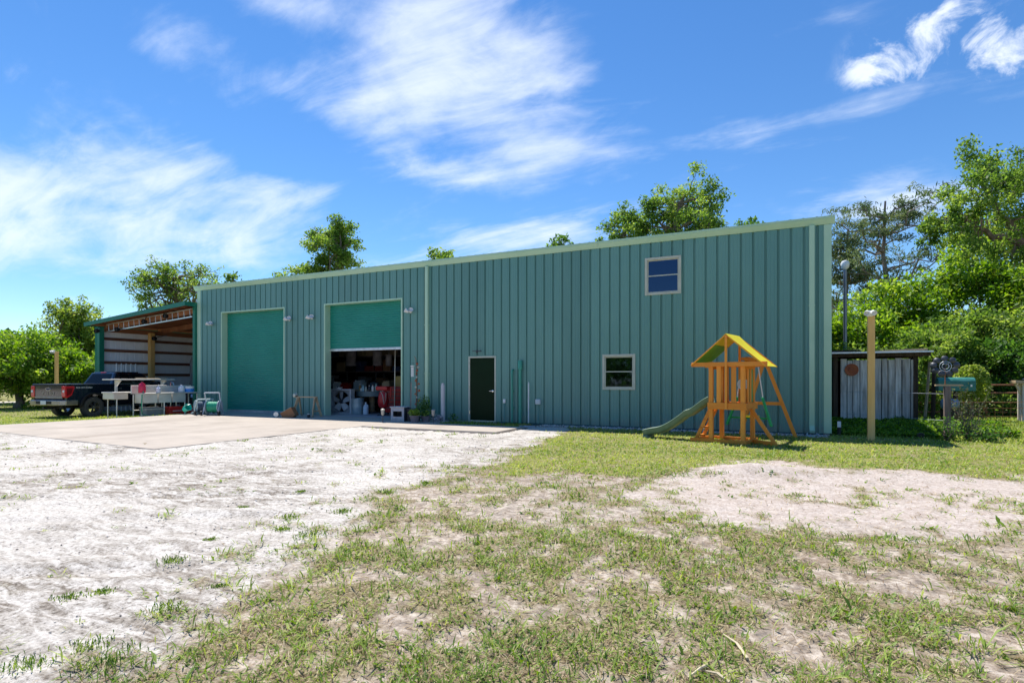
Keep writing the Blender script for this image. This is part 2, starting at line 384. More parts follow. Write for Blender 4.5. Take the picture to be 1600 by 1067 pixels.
# ------------------------------------------------------------------ mesh helper
OFF = {}
class MB:
    def __init__(s): s.v = []; s.f = []; s.n = 0
    def add(s, vs, fs):
        b = s.n
        s.v.extend([tuple(p) for p in vs]); s.n += len(vs)
        s.f.extend([tuple(i + b for i in f) for f in fs])
        return s
    def box(s, x0, x1, y0, y1, z0, z1):
        vs = [(x, y, z) for z in (z0, z1) for y in (y0, y1) for x in (x0, x1)]
        return s.add(vs, [(0, 2, 3, 1), (4, 5, 7, 6), (0, 1, 5, 4), (2, 6, 7, 3), (0, 4, 6, 2), (1, 3, 7, 5)])
    def cbox(s, c, size):
        return s.box(c[0] - size[0] / 2, c[0] + size[0] / 2, c[1] - size[1] / 2, c[1] + size[1] / 2, c[2] - size[2] / 2, c[2] + size[2] / 2)
    def beam(s, p, q, w, h, up=(0, 0, 1)):
        p, q, up = Vector(p), Vector(q), Vector(up)
        d = (q - p).normalized()
        a = d.cross(up)
        if a.length < 1e-4: a = d.cross(Vector((1, 0, 0)))
        a.normalize(); b = a.cross(d).normalized()
        vs = []
        for c in (p, q):
            for (i, j) in ((-1, -1), (1, -1), (1, 1), (-1, 1)):
                vs.append(c + a * (i * w / 2) + b * (j * h / 2))
        return s.add(vs, [(3, 2, 1, 0), (4, 5, 6, 7), (0, 1, 5, 4), (1, 2, 6, 5), (2, 3, 7, 6), (3, 0, 4, 7)])
    def path(s, pts, rads, n=8, caps=True):
        pts = [Vector(p) for p in pts]
        if isinstance(rads, (int, float)): rads = [rads] * len(pts)
        vs = []; fs = []
        prev = None
        for i, p in enumerate(pts):
            d = (pts[min(i + 1, len(pts) - 1)] - pts[max(i - 1, 0)])
            if d.length < 1e-6: d = Vector((0, 0, 1))
            d.normalize()
            if prev is None:
                a = d.cross(Vector((0.13, 0.31, 0.94)))
                if a.length < 1e-3: a = d.cross(Vector((1, 0, 0)))
            else:
                a = prev - d * prev.dot(d)
            a.normalize(); prev = a
            b = d.cross(a)
            for k in range(n):
                t = 2 * math.pi * k / n
                vs.append(p + (a * math.cos(t) + b * math.sin(t)) * rads[i])
        for i in range(len(pts) - 1):
            for k in range(n):
                fs.append((i * n + k, i * n + (k + 1) % n, (i + 1) * n + (k + 1) % n, (i + 1) * n + k))
        if caps:
            fs.append(tuple(range(n - 1, -1, -1))); m = (len(pts) - 1) * n
            fs.append(tuple(range(m, m + n)))
        return s.add(vs, fs)
    def lathe(s, prof, o=(0, 0, 0), axis='z', n=20, closed=False):
        vs = []; fs = []
        for (r, h) in prof:
            for k in range(n):
                t = 2 * math.pi * k / n
                c, d = r * math.cos(t), r * math.sin(t)
                p = {'z': (c, d, h), 'y': (c, h, -d), 'x': (h, c, d)}[axis]
                vs.append((p[0] + o[0], p[1] + o[1], p[2] + o[2]))
        m = len(prof)
        for i in range(m - 1 if not closed else m):
            for k in range(n):
                fs.append((i * n + k, i * n + (k + 1) % n, ((i + 1) % m) * n + (k + 1) % n, ((i + 1) % m) * n + k))
        if not closed:
            fs.append(tuple(range(n - 1, -1, -1))); fs.append(tuple(range((m - 1) * n, m * n)))
        return s.add(vs, fs)
    def prism(s, poly, a0, a1, plane='xz'):
        # polygon in a plane extruded along the third axis
        def P(u, v, w):
            return {'xz': (u, w, v), 'xy': (u, v, w), 'yz': (w, u, v)}[plane]
        n = len(poly)
        vs = [P(u, v, a0) for u, v in poly] + [P(u, v, a1) for u, v in poly]
        fs = [tuple(range(n)), tuple(range(2 * n - 1, n - 1, -1))]
        for i in range(n):
            j = (i + 1) % n
            fs.append((i, i + n, j + n, j))
        return s.add(vs, fs)
    def xf(s, M):
        s.v = [tuple(M @ Vector(p)) for p in s.v]
        return s
    def build(s, name, mat, parent=None, smooth=False, world=False, bevel=0, fix=True):
        off = OFF.get(parent.name, (0, 0, 0)) if (parent is not None and world) else (0, 0, 0)
        vs = [(p[0] - off[0], p[1] - off[1], p[2] - off[2]) for p in s.v]
        me = bpy.data.meshes.new(name)
        me.from_pydata(vs, [], s.f)
        if fix:
            bm = bmesh.new(); bm.from_mesh(me)
            bmesh.ops.recalc_face_normals(bm, faces=bm.faces)
            bm.to_mesh(me); bm.free()
        if mat is not None: me.materials.append(mat)
        if smooth:
            me.shade_smooth()
            me.set_sharp_from_angle(angle=math.radians(40))
        o = bpy.data.objects.new(name, me)
        COL.objects.link(o)
        if parent is not None:
            o.parent = parent
            OFF[o.name] = OFF.get(parent.name, (0, 0, 0))
        if bevel:
            b = o.modifiers.new('bevel', 'BEVEL'); b.width = bevel; b.segments = 2; b.limit_method = 'ANGLE'
        return o

def tag(o, label, cat, group=None, kind=None):
    if label: o['label'] = label
    if cat: o['category'] = cat
    if group: o['group'] = group
    if kind: o['kind'] = kind
    return o
def thing(name, label, cat, loc=(0, 0, 0), rz=0.0, group=None):
    o = bpy.data.objects.new(name, None)
    o.empty_display_size = 0.2
    COL.objects.link(o)
    o.location = loc; o.rotation_euler = (0, 0, rz)
    OFF[o.name] = tuple(loc)
    return tag(o, label, cat, group)
def struct(o):
    o['kind'] = 'structure'; return o
def np_mesh(name, verts, faces4=None, faces3=None, mat=None, attr=None, parent=None, smooth=False, extra=None):
    me = bpy.data.meshes.new(name)
    nv = len(verts)
    n4 = 0 if faces4 is None else len(faces4); n3 = 0 if faces3 is None else len(faces3)
    me.vertices.add(nv)
    me.vertices.foreach_set('co', np.asarray(verts, np.float32).ravel())
    loops = []
    if n4: loops.append(np.asarray(faces4, np.int32).ravel())
    if n3: loops.append(np.asarray(faces3, np.int32).ravel())
    lo = np.concatenate(loops)
    me.loops.add(len(lo)); me.loops.foreach_set('vertex_index', lo)
    me.polygons.add(n4 + n3)
    st = np.concatenate([np.arange(n4) * 4, n4 * 4 + np.arange(n3) * 3]).astype(np.int32)
    me.polygons.foreach_set('loop_start', st)
    for k, a in ([('v', attr)] if attr is not None else []) + list((extra or {}).items()):
        at = me.attributes.new(k, 'FLOAT', 'POINT')
        at.data.foreach_set('value', np.asarray(a, np.float32))
    me.update(calc_edges=True)
    me.validate()
    if mat is not None: me.materials.append(mat)
    if smooth: me.shade_smooth()
    o = bpy.data.objects.new(name, me)
    COL.objects.link(o)
    if parent is not None:
        o.parent = parent; OFF[o.name] = OFF.get(parent.name, (0, 0, 0))
    return o
def copy_tree(o, parent=None):
    c = o.copy(); COL.objects.link(c)
    if parent is not None: c.parent = parent
    for ch in list(o.children): copy_tree(ch, c)
    return c
def text_mesh(txt, size, depth=0.002):
    cu = bpy.data.curves.new('lettering', 'FONT')
    cu.body = txt; cu.size = size; cu.extrude = depth; cu.align_x = 'CENTER'; cu.align_y = 'CENTER'
    o = bpy.data.objects.new('lettering', cu); COL.objects.link(o)
    dg = bpy.context.evaluated_depsgraph_get()
    me = bpy.data.meshes.new_from_object(o.evaluated_get(dg))
    bpy.data.objects.remove(o)
    return me

# ------------------------------------------------------------------ ground
PADX0, PADX1, PADY0 = -21.75, -11.33, 6.95
def gz(x, y):
    z = np.full(np.shape(x), -0.045)
    z = z - 0.15 * sstep(-21.9, -25.0, x) * sstep(5, 9, y)
    cx = cS * x + sS * y - 3.62; d = -sS * x + cS * y - 8.45
    cxx = cx + 0.25 * (vnoise(x * 1.3, y * 1.3, 5) - .5)
    z = z + 0.14 * np.exp(-(cxx / 0.85) ** 2 - (d / 0.42) ** 2) + 0.05 * np.exp(-((cx - 1.5) / 1.6) ** 2 - ((d + .1) / 0.5) ** 2)
    ex = np.maximum(np.maximum(PADX0 - x, x - PADX1), 0); ey = np.maximum(PADY0 + .4 * np.clip((PADX1 - x) / 5, 0, 1.8) - y, 0)
    z = z + .030 * np.exp(-((ex ** 2 + ey ** 2) / .30)) * (x > PADX0 - .5)
    far = sstep(40, 120, np.hypot(x, y))
    z = z + 0.5 * (fbm(x / 30, y / 30, 3, 3) - .5) * far
    return z
def under(x, y):
    a = (x > PADX0 + .12) & (x < PADX1 - .12) & (y > PADY0 + .85) & (y < YW + 1)
    b = (x > PADX1 - .1) & (x < -6.75) & (y > 13.1) & (y < YW + 1)
    c = (x > XL - .1) & (x < XR + .02) & (y > YW - .02) & (y < YW + 18.2)
    return a | b | c
def paved(x, y):
    return under(x, y) | ((x > PADX0) & (x < PADX1) & (y > PADY0 - .02 + .075 * (PADX1 - x)) & (y < YW))
def to_px(x, y):
    cx = cS * x + sS * y; d = -sS * x + cS * y
    dd = np.maximum(d, 0.25)
    return 800 + FPX * cx / dd, HZ + FPX * 1.45 / dd, d
def inpoly(px, py, poly):
    ins = np.zeros(px.shape, bool)
    n = len(poly)
    for i in range(n):
        x1, y1 = poly[i]; x2, y2 = poly[(i + 1) % n]
        if y1 == y2: continue
        c = ((y1 > py) != (y2 > py)) & (px < (x2 - x1) * (py - y1) / (y2 - y1) + x1)
        ins ^= c
    return ins
EDGE = [(905, 664), (870, 690), (805, 715), (690, 748), (590, 778), (540, 825), (440, 885), (380, 935), (290, 1000), (235, 1067), (120, 1400)]
P_SANDL = [(-9000, 668), (0, 668), (230, 700), (520, 664)] + EDGE + [(-2000, 9000), (-9000, 9000)]
P_FRINGE = [(905, 672), (870, 690), (805, 715), (690, 748), (590, 778), (540, 825), (440, 885), (380, 935), (290, 1000), (235, 1067), (120, 1400),
            (-250, 1400), (60, 1067), (190, 960), (330, 860), (440, 800), (560, 745), (700, 715), (830, 680)]
P_SANDR = [(1085, 737), (1130, 722), (1240, 720), (1300, 738), (1420, 738), (1510, 752), (2600, 752), (2600, 840), (1500, 842), (1300, 832), (1180, 838), (1080, 815), (1010, 790), (960, 775), (1020, 752)]
P_LAWN = [(835, 702), (880, 678), (930, 667), (1300, 674), (1300, 640), (4000, 640), (4000, 750), (1510, 750), (1420, 738), (1300, 735), (1085, 735), (960, 748), (870, 735), (790, 742), (790, 722)]
P_PALE = [(760, 742), (870, 735), (960, 748), (1085, 737), (960, 755), (880, 778), (960, 792), (1050, 820), (900, 850), (780, 830), (700, 800), (640, 775)]
def cover(x, y):
    tot = 0; tl = 0; ts = 0
    for k in range(4):
        wx = x + 0.75 * (fbm(x * .9, y * .9, 4, 11 + k) - .5) * (1 + .3 * k); wy = y + 0.75 * (fbm(x * .9, y * .9, 4, 51 + k) - .5) * (1 + .3 * k)
        px, py, d = to_px(wx, wy)
        c = np.full(x.shape, 0.54); l = np.zeros(x.shape); s = np.zeros(x.shape)
        m = inpoly(px, py, P_PALE); c[m] = 0.47; s[m] = .12
        m = inpoly(px, py, P_SANDL); c[m] = 0.0
        m = inpoly(px, py, P_FRINGE) & m; c[m] = 0.14
        m = inpoly(px, py, P_LAWN); c[m] = 0.93; l[m] = 1
        wq, wr = to_px(wx + .8 * (fbm(x * 2.2, y * 2.2, 3, 131 + k) - .5), wy + 1.1 * (fbm(x * 2.2, y * 2.2, 3, 171 + k) - .5))[:2]
        m = inpoly(wq, wr, P_SANDR); c[m] = 0.22; s[m] = 1
        far = (d > 16.2) & (wx > XR); c[far] = 0.97; l[far] = 1
        fl = (wx < PADX0 - .15) & (d > 18.2); c[fl] = 0.93; l[fl] = 1
        fl2 = (wx < PADX0 - .15) & (d > 15.2) & (d <= 19.6); c[fl2] = 0.30
        vf = d > 45; c[vf] = .95; l[vf] = 1
        tot = tot + c; tl = tl + l; ts = ts + s
    # gravel strip along the wall and strip of track in the field beyond
    return tot / 4, tl / 4, ts / 4
def patch(x, y, c):
    n = 0.46 * fbm(x * 1.9, y * 1.9, 3, 91, .6) + 0.54 * fbm(x * 6.2, y * 6.2, 3, 77)
    thr = 0.5 + (0.5 - c) * 0.44
    return sstep(thr - .11, thr + .11, n)

def build_ground():
    rings = [0.0, 0.6, 1.2] + list(1.6 * 1.0105 ** np.arange(0, 318)) 
    r0 = rings[-1]
    rings += list(r0 * 1.12 ** np.arange(1, 42))
    rings = np.array(rings)
    fwd = math.atan2(cS, -sS)
    fine = np.radians(np.arange(-52, 52.01, 0.17))
    coarse = np.radians(np.arange(55, 306, 4.0))
    ang = np.concatenate([fine, coarse]) + fwd
    A, R = np.meshgrid(ang, rings)
    X = (np.cos(A) * R).ravel(); Y = (np.sin(A) * R).ravel()
    na, nr = len(ang), len(rings)
    Z = gz(X, Y)
    c, l, s = cover(X, Y)
    p = patch(X, Y, c)
    dist = np.hypot(X, Y)
    near = 1 - sstep(14, 24, dist)
    # tyre-churned sand: ridges along the drive, scuffs, and humps under the grass
    ax = math.radians(28)
    U = X * math.cos(ax) + Y * math.sin(ax); V = -X * math.sin(ax) + Y * math.cos(ax)
    bump = 0.030 * (fbm(U * .7, V * 2.6, 4, 31) - .5) + 0.022 * (fbm(X * 5, Y * 5, 3, 41) - .5) + .016 * (fbm(X * 14, Y * 14, 2, 43) - .5)
    wob = .35 * (fbm(U * .25, U * .11, 2, 61) - .5)
    for v0 in (4.1, 5.75, 6.9, 8.5, 2.2):      # wheel ruts of turning cars
        q = (V - v0 - wob - .012 * (U + 6) ** 2) / .13
        bump = bump + (-.026 * np.exp(-q ** 2) + .012 * np.exp(-(np.abs(q) - 1.7) ** 2 * 2) + .006 * np.exp(-q ** 2) * np.sin(U * 42)) * (c < .1)
    Z = Z + bump * near + 0.02 * p * near * (fbm(X * 6, Y * 6, 2, 47))
    un = under(X, Y)
    Z = np.where(un, -0.14, Z)
    i, j = np.meshgrid(np.arange(nr - 1), np.arange(na), indexing='ij')
    j2 = (j + 1) % na
    F = np.stack([i * na + j, i * na + j2, (i + 1) * na + j2, (i + 1) * na + j], -1).reshape(-1, 4)
    o = np_mesh('ground', np.stack([X, Y, Z], -1), F, None, None, None, None, True, {'grass': p, 'lawn': l, 'sand': s, 'cov': c})
    m = bpy.data.materials.new('sand_and_turf'); m.use_nodes = True
    N, L = m.node_tree.nodes, m.node_tree.links
    b = N['Principled BSDF']; b.inputs['Roughness'].default_value = 0.95; b.inputs['Specular IOR Level'].default_value = 0.1
    tc = N.new('ShaderNodeTexCoord')
    def noise(scale, detail=6, rough=.6, rot=0, st=(1, 1, 1), dist=0):
        mp = N.new('ShaderNodeMapping'); mp.inputs['Rotation'].default_value = (0, 0, rot); mp.inputs['Scale'].default_value = st
        L.new(tc.outputs['Object'], mp.inputs[0])
        n = N.new('ShaderNodeTexNoise'); n.inputs['Scale'].default_value = scale; n.inputs['Detail'].default_value = detail
        n.inputs['Roughness'].default_value = rough; n.inputs['Distortion'].default_value = dist
        L.new(mp.outputs[0], n.inputs[0]); return n.outputs[0]
    def ramp(fac, stops):
        r = N.new('ShaderNodeValToRGB'); e = r.color_ramp.elements
        e[0].position, e[0].color = stops[0][0], (*stops[0][1], 1); e[1].position, e[1].color = stops[-1][0], (*stops[-1][1], 1)
        for q, cc in stops[1:-1]:
            k = e.new(q); k.color = (*cc, 1)
        L.new(fac, r.inputs[0]); return r.outputs[0]
    def mix(f, a, bb, mode='MIX'):
        n = N.new('ShaderNodeMix'); n.data_type = 'RGBA'; n.blend_type = mode
        if isinstance(f, float): n.inputs['Factor'].default_value = f
        else: L.new(f, n.inputs['Factor'])
        for key, v in (('A', a), ('B', bb)):
            if isinstance(v, tuple): n.inputs[key].default_value = (*v, 1)
            else: L.new(v, n.inputs[key])
        return n.outputs['Result']
    def attr(nm):
        a = N.new('ShaderNodeAttribute'); a.attribute_name = nm; return a.outputs['Fac']
    def mul(a, bb):
        n = N.new('ShaderNodeMath'); n.operation = 'MULTIPLY'; n.use_clamp = True
        for k, v in enumerate((a, bb)):
            if isinstance(v, float): n.inputs[k].default_value = v
            else: L.new(v, n.inputs[k])
        return n.outputs[0]
    streak = noise(5.0, 10, .75, -ax, (.5, 1.4, 1), .8)
    speck = noise(30, 8, .78)
    blot = noise(.34, 7, .62)
    white = ramp(speck, [(.36, (.13, .11, .09)), (.43, (.46, .42, .375)), (.56, (.66, .62, .57))])
    dirt = ramp(speck, [(.37, (.08, .065, .05)), (.49, (.20, .165, .13)), (.63, (.41, .365, .315))])
    f1 = ramp(streak, [(.43, (0, 0, 0)), (.57, (1, 1, 1))])
    f2 = ramp(blot, [(.40, (.12, .12, .12)), (.58, (1, 1, 1))])
    sandc = mix(mul(mul(f1, f2), .95), white, dirt)
    pinks = ramp(speck, [(.36, (.20, .15, .115)), (.46, (.50, .43, .38)), (.58, (.66, .595, .545))])
    pinks = mix(mul(f1, .5), pinks, (.40, .32, .27))
    sandc = mix(attr('sand'), sandc, pinks)
    # bare soil between the tufts is browner where grass grows
    soil = ramp(noise(13, 8, .75), [(.37, (.08, .05, .028)), (.49, (.27, .195, .13)), (.61, (.57, .48, .385))])
    cv = attr('cov')
    cvr = N.new('ShaderNodeMapRange'); cvr.inputs['From Min'].default_value = .12; cvr.inputs['From Max'].default_value = .62; cvr.inputs['To Max'].default_value = .85
    L.new(cv, cvr.inputs[0])
    base = mix(cvr.outputs[0], sandc, soil)
    thatch = ramp(noise(42, 6, .75), [(.36, (.04, .034, .012)), (.49, (.16, .125, .05)), (.6, (.42, .35, .21)), (.72, (.52, .45, .32))])
    lawnc = ramp(noise(14, 6, .7), [(.3, (.10, .12, .02)), (.5, (.20, .21, .045)), (.7, (.34, .31, .10))])
    gcol = mix(attr('lawn'), thatch, lawnc)
    col = mix(mul(attr('grass'), .80), base, gcol)
    L.new(col, b.inputs['Base Color'])
    bp = N.new('ShaderNodeBump'); bp.inputs['Strength'].default_value = .55; bp.inputs['Distance'].default_value = .03
    hn = N.new('ShaderNodeMath'); hn.operation = 'ADD'
    L.new(speck, hn.inputs[0]); L.new(mul(streak, .8), hn.inputs[1])
    L.new(hn.outputs[0], bp.inputs['Height']); L.new(bp.outputs[0], b.inputs['Normal'])
    o.data.materials.append(m)
    o['kind'] = 'structure'
build_ground()

# ------------------------------------------------------------------ grass, straw, pebbles
RNG = np.random.default_rng(7)
def fan(n, d0, d1, power, amax=50):
    u = RNG.random(n)
    k = 2 - power
    d = (d0 ** k + u * (d1 ** k - d0 ** k)) ** (1 / k)
    a = (RNG.random(n) * 2 - 1) * math.tan(math.radians(amax))
    cx = d * a
    return cS * cx - sS * d, sS * cx + cS * d, d
def blades(x, y, z, h, w, yaw, lean, v, name, mat):
    n = len(x)
    dx, dy = np.cos(yaw), np.sin(yaw)
    sx, sy = -dy, dx
    P = np.zeros((n, 4, 3))
    hl = h * np.cos(lean); ho = h * np.sin(lean)
    P[:, 0] = np.stack([x, y, z], -1)
    mx = x + dx * ho * .42; my = y + dy * ho * .42; mz = z + hl * .62
    P[:, 1] = np.stack([mx + sx * w * .5, my + sy * w * .5, mz], -1)
    P[:, 2] = np.stack([x + dx * ho, y + dy * ho, z + hl * .92], -1)
    P[:, 3] = np.stack([mx - sx * w * .5, my - sy * w * .5, mz], -1)
    b = np.arange(n)[:, None] * 4
    return np_mesh(name, P.reshape(-1, 3), b + np.array([[0, 1, 2, 3]]), None, mat, np.repeat(v, 4))
def ground_z(x, y):
    near = 1 - sstep(14, 24, np.hypot(x, y))
    return gz(x, y) + 0.008 * near - .012
def make_grass():
    # tuft centres give the spreading clumps, blades gather round them
    n = 150000
    tx, ty, td = fan(n, 2.0, 24, 1.35)
    c, l, s = cover(tx, ty)
    p = patch(tx, ty, c)
    keep = (RNG.random(n) < p * (.55 + .45 * l)) & ~paved(tx, ty) & ~((ty > 15.75) & (tx > -6.8) & (tx < XR))
    tx, ty, td, l, c = tx[keep], ty[keep], td[keep], l[keep], c[keep]
    k = 5
    x = np.repeat(tx, k); y = np.repeat(ty, k); d = np.repeat(td, k); l = np.repeat(l, k); cc = np.repeat(c, k)
    tv = np.repeat(RNG.random(len(tx)), k)
    n = len(x)
    sp = .035 * (d / 3) ** .4
    x = x + RNG.normal(0, 1, n) * sp; y = y + RNG.normal(0, 1, n) * sp
    h = (.03 + .045 * RNG.random(n)) * (1 + .4 * (tv > .86)) * np.where(l > .5, .85, 1)
    w = (.0055 + .003 * RNG.random(n)) * (d / 2.6) ** .6
    ts = np.repeat(np.exp(RNG.normal(0, .35, len(tx))), k); weed = np.repeat(RNG.random(len(tx)) < .13, k)
    h = h * ts * np.where(weed, .62, 1); w = w * np.where(weed, 2.3, 1) * ts ** .3
    tv = np.where(weed, tv * .35, tv)
    yaw = RNG.random(n) * 6.283
    lean = np.radians(RNG.uniform(30, 88, n))
    big = vnoise(x * .8, y * .8, 23)
    v = np.clip(.38 * tv + .34 * RNG.random(n) + .28 * big + .12 * l, 0, 1)
    o = blades(x, y, ground_z(x, y), h, w, yaw, lean, v, 'grass', GRASSM)
    tag(o, 'short patchy green grass growing out of the sandy yard', 'grass', kind='stuff')
    # dry stems
    n = 240000
    x, y, d = fan(n, 2.0, 16, 1.5)
    c, l, s = cover(x, y); p = patch(x, y, c)
    pr = np.clip(.25 * c + .75 * p, 0, 1) * (c > .05)
    keep = (RNG.random(n) < pr * np.where(l > .5, .85, .95)) & ~paved(x, y) & ~((y > 15.75) & (x > -6.8) & (x < XR))
    x, y, d = x[keep], y[keep], d[keep]; n = len(x)
    o = blades(x, y, ground_z(x, y), .03 + .06 * RNG.random(n), (.003 + .0025 * RNG.random(n)) * (d / 2.6) ** .6, RNG.random(n) * 6.283,
               np.radians(RNG.uniform(45, 88, n)), RNG.random(n), 'dry_grass', STRAWM)
    tag(o, 'straw coloured dead grass matted between the green tufts', 'dry grass', kind='stuff')
    # taller tufts standing in the sand
    spots = [(165, 1045, .13), (140, 1015, .08), (40, 1045, .08), (262, 955, .09), (108, 938, .07), (270, 880, .08), (485, 840, .12), (452, 812, .08), (440, 830, .06),
             (535, 802, .09), (605, 772, .10), (720, 752, .10), (665, 757, .08), (160, 928, .05), (345, 920, .05), (330, 845, .04), (380, 795, .05), (470, 770, .05)]
    X = []; Y = []; H = []; S = []
    for px, py, h in spots:
        gx, gy = on_ground(px, py)
        k = 130
        X.append(gx + RNG.normal(0, .055, k) * (h / .08)); Y.append(gy + RNG.normal(0, .05, k) * (h / .08)); H.append(.62 * h * (.5 + .6 * RNG.random(k)))
    x, y, h = np.concatenate(X), np.concatenate(Y), np.concatenate(H); n = len(x)
    d = np.hypot(x, y)
    o = blades(x, y, ground_z(x, y), h, .006 * (d / 3) ** .5, RNG.random(n) * 6.283, np.radians(RNG.uniform(5, 60, n)), RNG.random(n) * .7, 'grass_tufts', GRASSM)
    tag(o, 'taller weed tufts standing in the bare sand of the drive', 'grass', kind='stuff')
    # lush growth beyond the building on the right and along the left field
    def lush(n, x0, x1, y0, y1, h0, h1, nm, lab, mat):
        x = RNG.uniform(x0, x1, n); y = RNG.uniform(y0, y1, n)
        if nm != 'bed_grass':
            keep = ~paved(x, y); x, y = x[keep], y[keep]; n = len(x)
        d = np.hypot(x, y)
        o = blades(x, y, ground_z(x, y), RNG.uniform(h0, h1, n), .012 * (d / 12) ** .7, RNG.random(n) * 6.283, np.radians(RNG.uniform(5, 65, n)), np.clip(.6 * RNG.random(n) + .4 * vnoise(x, y, 3), 0, 1), nm, mat)
        tag(o, lab, 'grass', kind='stuff')
    lush(26000, 1.4, 14, 16.0, 28, .06, .16, 'yard_grass', 'longer bright grass around the plank shed and wire fence', GRASSM)
    lush(30000, -48, -21.9, 11.5, 46, .05, .12, 'field_grass', 'mown green grass of the field beyond the parked pickup', GRASSM)
    lush(1500, -9.9, -7.0, 15.0, 16.2, .05, .13, 'bed_grass', 'bright grass growing round the flower pots by the downspout', GRASSM)
make_grass()

def make_pebbles():
    n = 5200
    x, y, d = fan(n, 2.6, 15, 1.3)
    c, l, s = cover(x, y)
    keep = (c < .2) & ~paved(x, y)
    x, y, d = x[keep], y[keep], d[keep]; n = len(x)
    # gravel strip along the wall
    m = 2600
    gx = RNG.uniform(-6.7, XR - .1, m); gy = 16.33 - RNG.random(m) ** 1.4 * .62
    x = np.concatenate([x, gx]); y = np.concatenate([y, gy]); 
    r = np.concatenate([(.004 + .008 * RNG.random(n) ** 2) * (d / 4) ** .6, .018 + .03 * RNG.random(m) ** 2])
    N = len(x)
    base = np.array([(1, 0, 0), (0, 1, 0), (-1, 0, 0), (0, -1, 0), (0, 0, .75), (0, 0, -.5)])
    V = base[None] * r[:, None, None] * RNG.uniform(.6, 1.3, (N, 6, 1)) * np.array([1, 1, .8])
    a = RNG.random(N) * 6.283
    ca, sa = np.cos(a)[:, None], np.sin(a)[:, None]
    VX = V[..., 0] * ca - V[..., 1] * sa; VY = V[..., 0] * sa + V[..., 1] * ca
    z = gz(x, y) + r * .25
    P = np.stack([VX + x[:, None], VY + y[:, None], V[..., 2] + z[:, None]], -1).reshape(-1, 3)
    f = np.array([(0, 1, 4), (1, 2, 4), (2, 3, 4), (3, 0, 4), (1, 0, 5), (2, 1, 5), (3, 2, 5), (0, 3, 5)])
    F = (np.arange(N)[:, None, None] * 6 + f[None]).reshape(-1, 3)
    mt = leafmat('pebble_stone', (.16, .14, .125), (.42, .39, .36), (.66, .63, .6), 0.0)
    o = np_mesh('gravel', P, None, F, mt, np.repeat(RNG.random(N), 6), None, True)
    tag(o, 'loose pale pebbles on the sand and along the wall foot', 'gravel', kind='stuff')
make_pebbles()

# concrete
mb = MB()
mb.prism([(PADX0, PADY0 + .75), (-16, PADY0 + .28), (PADX1, PADY0), (PADX1, 14.62), (PADX0, 14.62)], -0.2, 0.0, 'xy')
o = mb.build('concrete_pad', CONC, bevel=.015); struct(o)
mb = MB(); mb.box(PADX0, PADX1 - .004, 14.632, YW - .004, -0.2, 0.004)
struct(mb.build('concrete_apron', CONC, bevel=.012))
mb = MB(); mb.box(PADX1 + .008, -6.8, 13.2, 15.0, -0.2, -0.004)
struct(mb.build('concrete_path', CONC, bevel=.012))
mb = MB(); mb.box(-9.9, -6.8, 15.0, YW - .004, -0.2, -0.05)
struct(mb.build('planting_bed', pmat('bed_soil', (.16, .12, .08), (.28, .22, .15), 6, .95, 0, .5, 25)))
mb = MB(); mb.box(PADX1 + .008, -9.9, 15.0, YW - .004, -0.2, -0.006)
struct(mb.build('door_apron', CONC, bevel=.01))
mb = MB(); mb.box(XL + .02, XR - .02, YW + .002, YW + 17.9, -0.2, 0.0)
struct(mb.build('workshop_floor', SLAB))
a, b = at_depth(-260, 37.2), at_depth(120, 38.2)
c_, d_ = at_depth(120, 40.6), at_depth(-260, 39.6)
mb = MB(); mb.prism([a, b, c_, d_], -0.5, -0.175, 'xy')
struct(mb.build('farm_track', pmat('pale_track', (.5, .44, .37), (.62, .56, .49), 2, .95)))

# ------------------------------------------------------------------ metal building
EAVE = 5.40
bld = thing('metal_building', 'long teal ribbed metal workshop building with sage trim and two roller doors', 'building', ((XL + XR) / 2, YW, 0))
PITCH = 0.305
def rib_profile(x0, x1, phase=0.0, pitch=PITCH, hb=.030, ht=.016, H=-.044, minor=.006):
    """points (x, out) of an R panel between x0 and x1; out = distance proud of the sheet"""
    pts = []
    k0 = math.floor((x0 - phase) / pitch) - 1
    k1 = math.ceil((x1 - phase) / pitch) + 1
    for k in range(k0, k1):
        c = phase + k * pitch
        pts += [(c - hb, 0), (c - ht, H), (c + ht, H), (c + hb, 0)]
        for m in (pitch / 3 + .004, 2 * pitch / 3 - .004):
            pts += [(c + m - .02, 0), (c + m - .008, minor), (c + m + .008, minor), (c + m + .02, 0)]
    pts.sort()
    def val(x):
        for (a, b) in zip(pts, pts[1:]):
            if a[0] <= x <= b[0]:
                t = 0 if b[0] == a[0] else (x - a[0]) / (b[0] - a[0])
                return a[1] + (b[1] - a[1]) * t
        return 0
    return [(x0, val(x0))] + [p for p in pts if x0 + 1e-4 < p[0] < x1 - 1e-4] + [(x1, val(x1))]
def sheet(mb, x0, x1, z0, z1, fn, phase=0.0, **kw):
    pr = rib_profile(x0, x1, phase, **kw)
    vs = []
    for (x, o) in pr: vs += [fn(x, o, z0), fn(x, o, z1)]
    fs = [(2 * i, 2 * i + 2, 2 * i + 3, 2 * i + 1) for i in range(len(pr) - 1)]
    mb.add(vs, fs)
D1 = (-21.88, -18.14, 4.30); D2 = (-15.92, -12.27, 4.30)
DR = (-9.47, -8.42, 2.185)
W1 = (-3.49, -2.50, 3.88, 4.93); W2 = (-4.77, -3.81, 1.115, 2.14)
OPEN = [(D1[0], D1[1], -1, D1[2]), (D2[0], D2[1], -1, D2[2]), (DR[0], DR[1], -1, DR[2]),
        W1, W2]
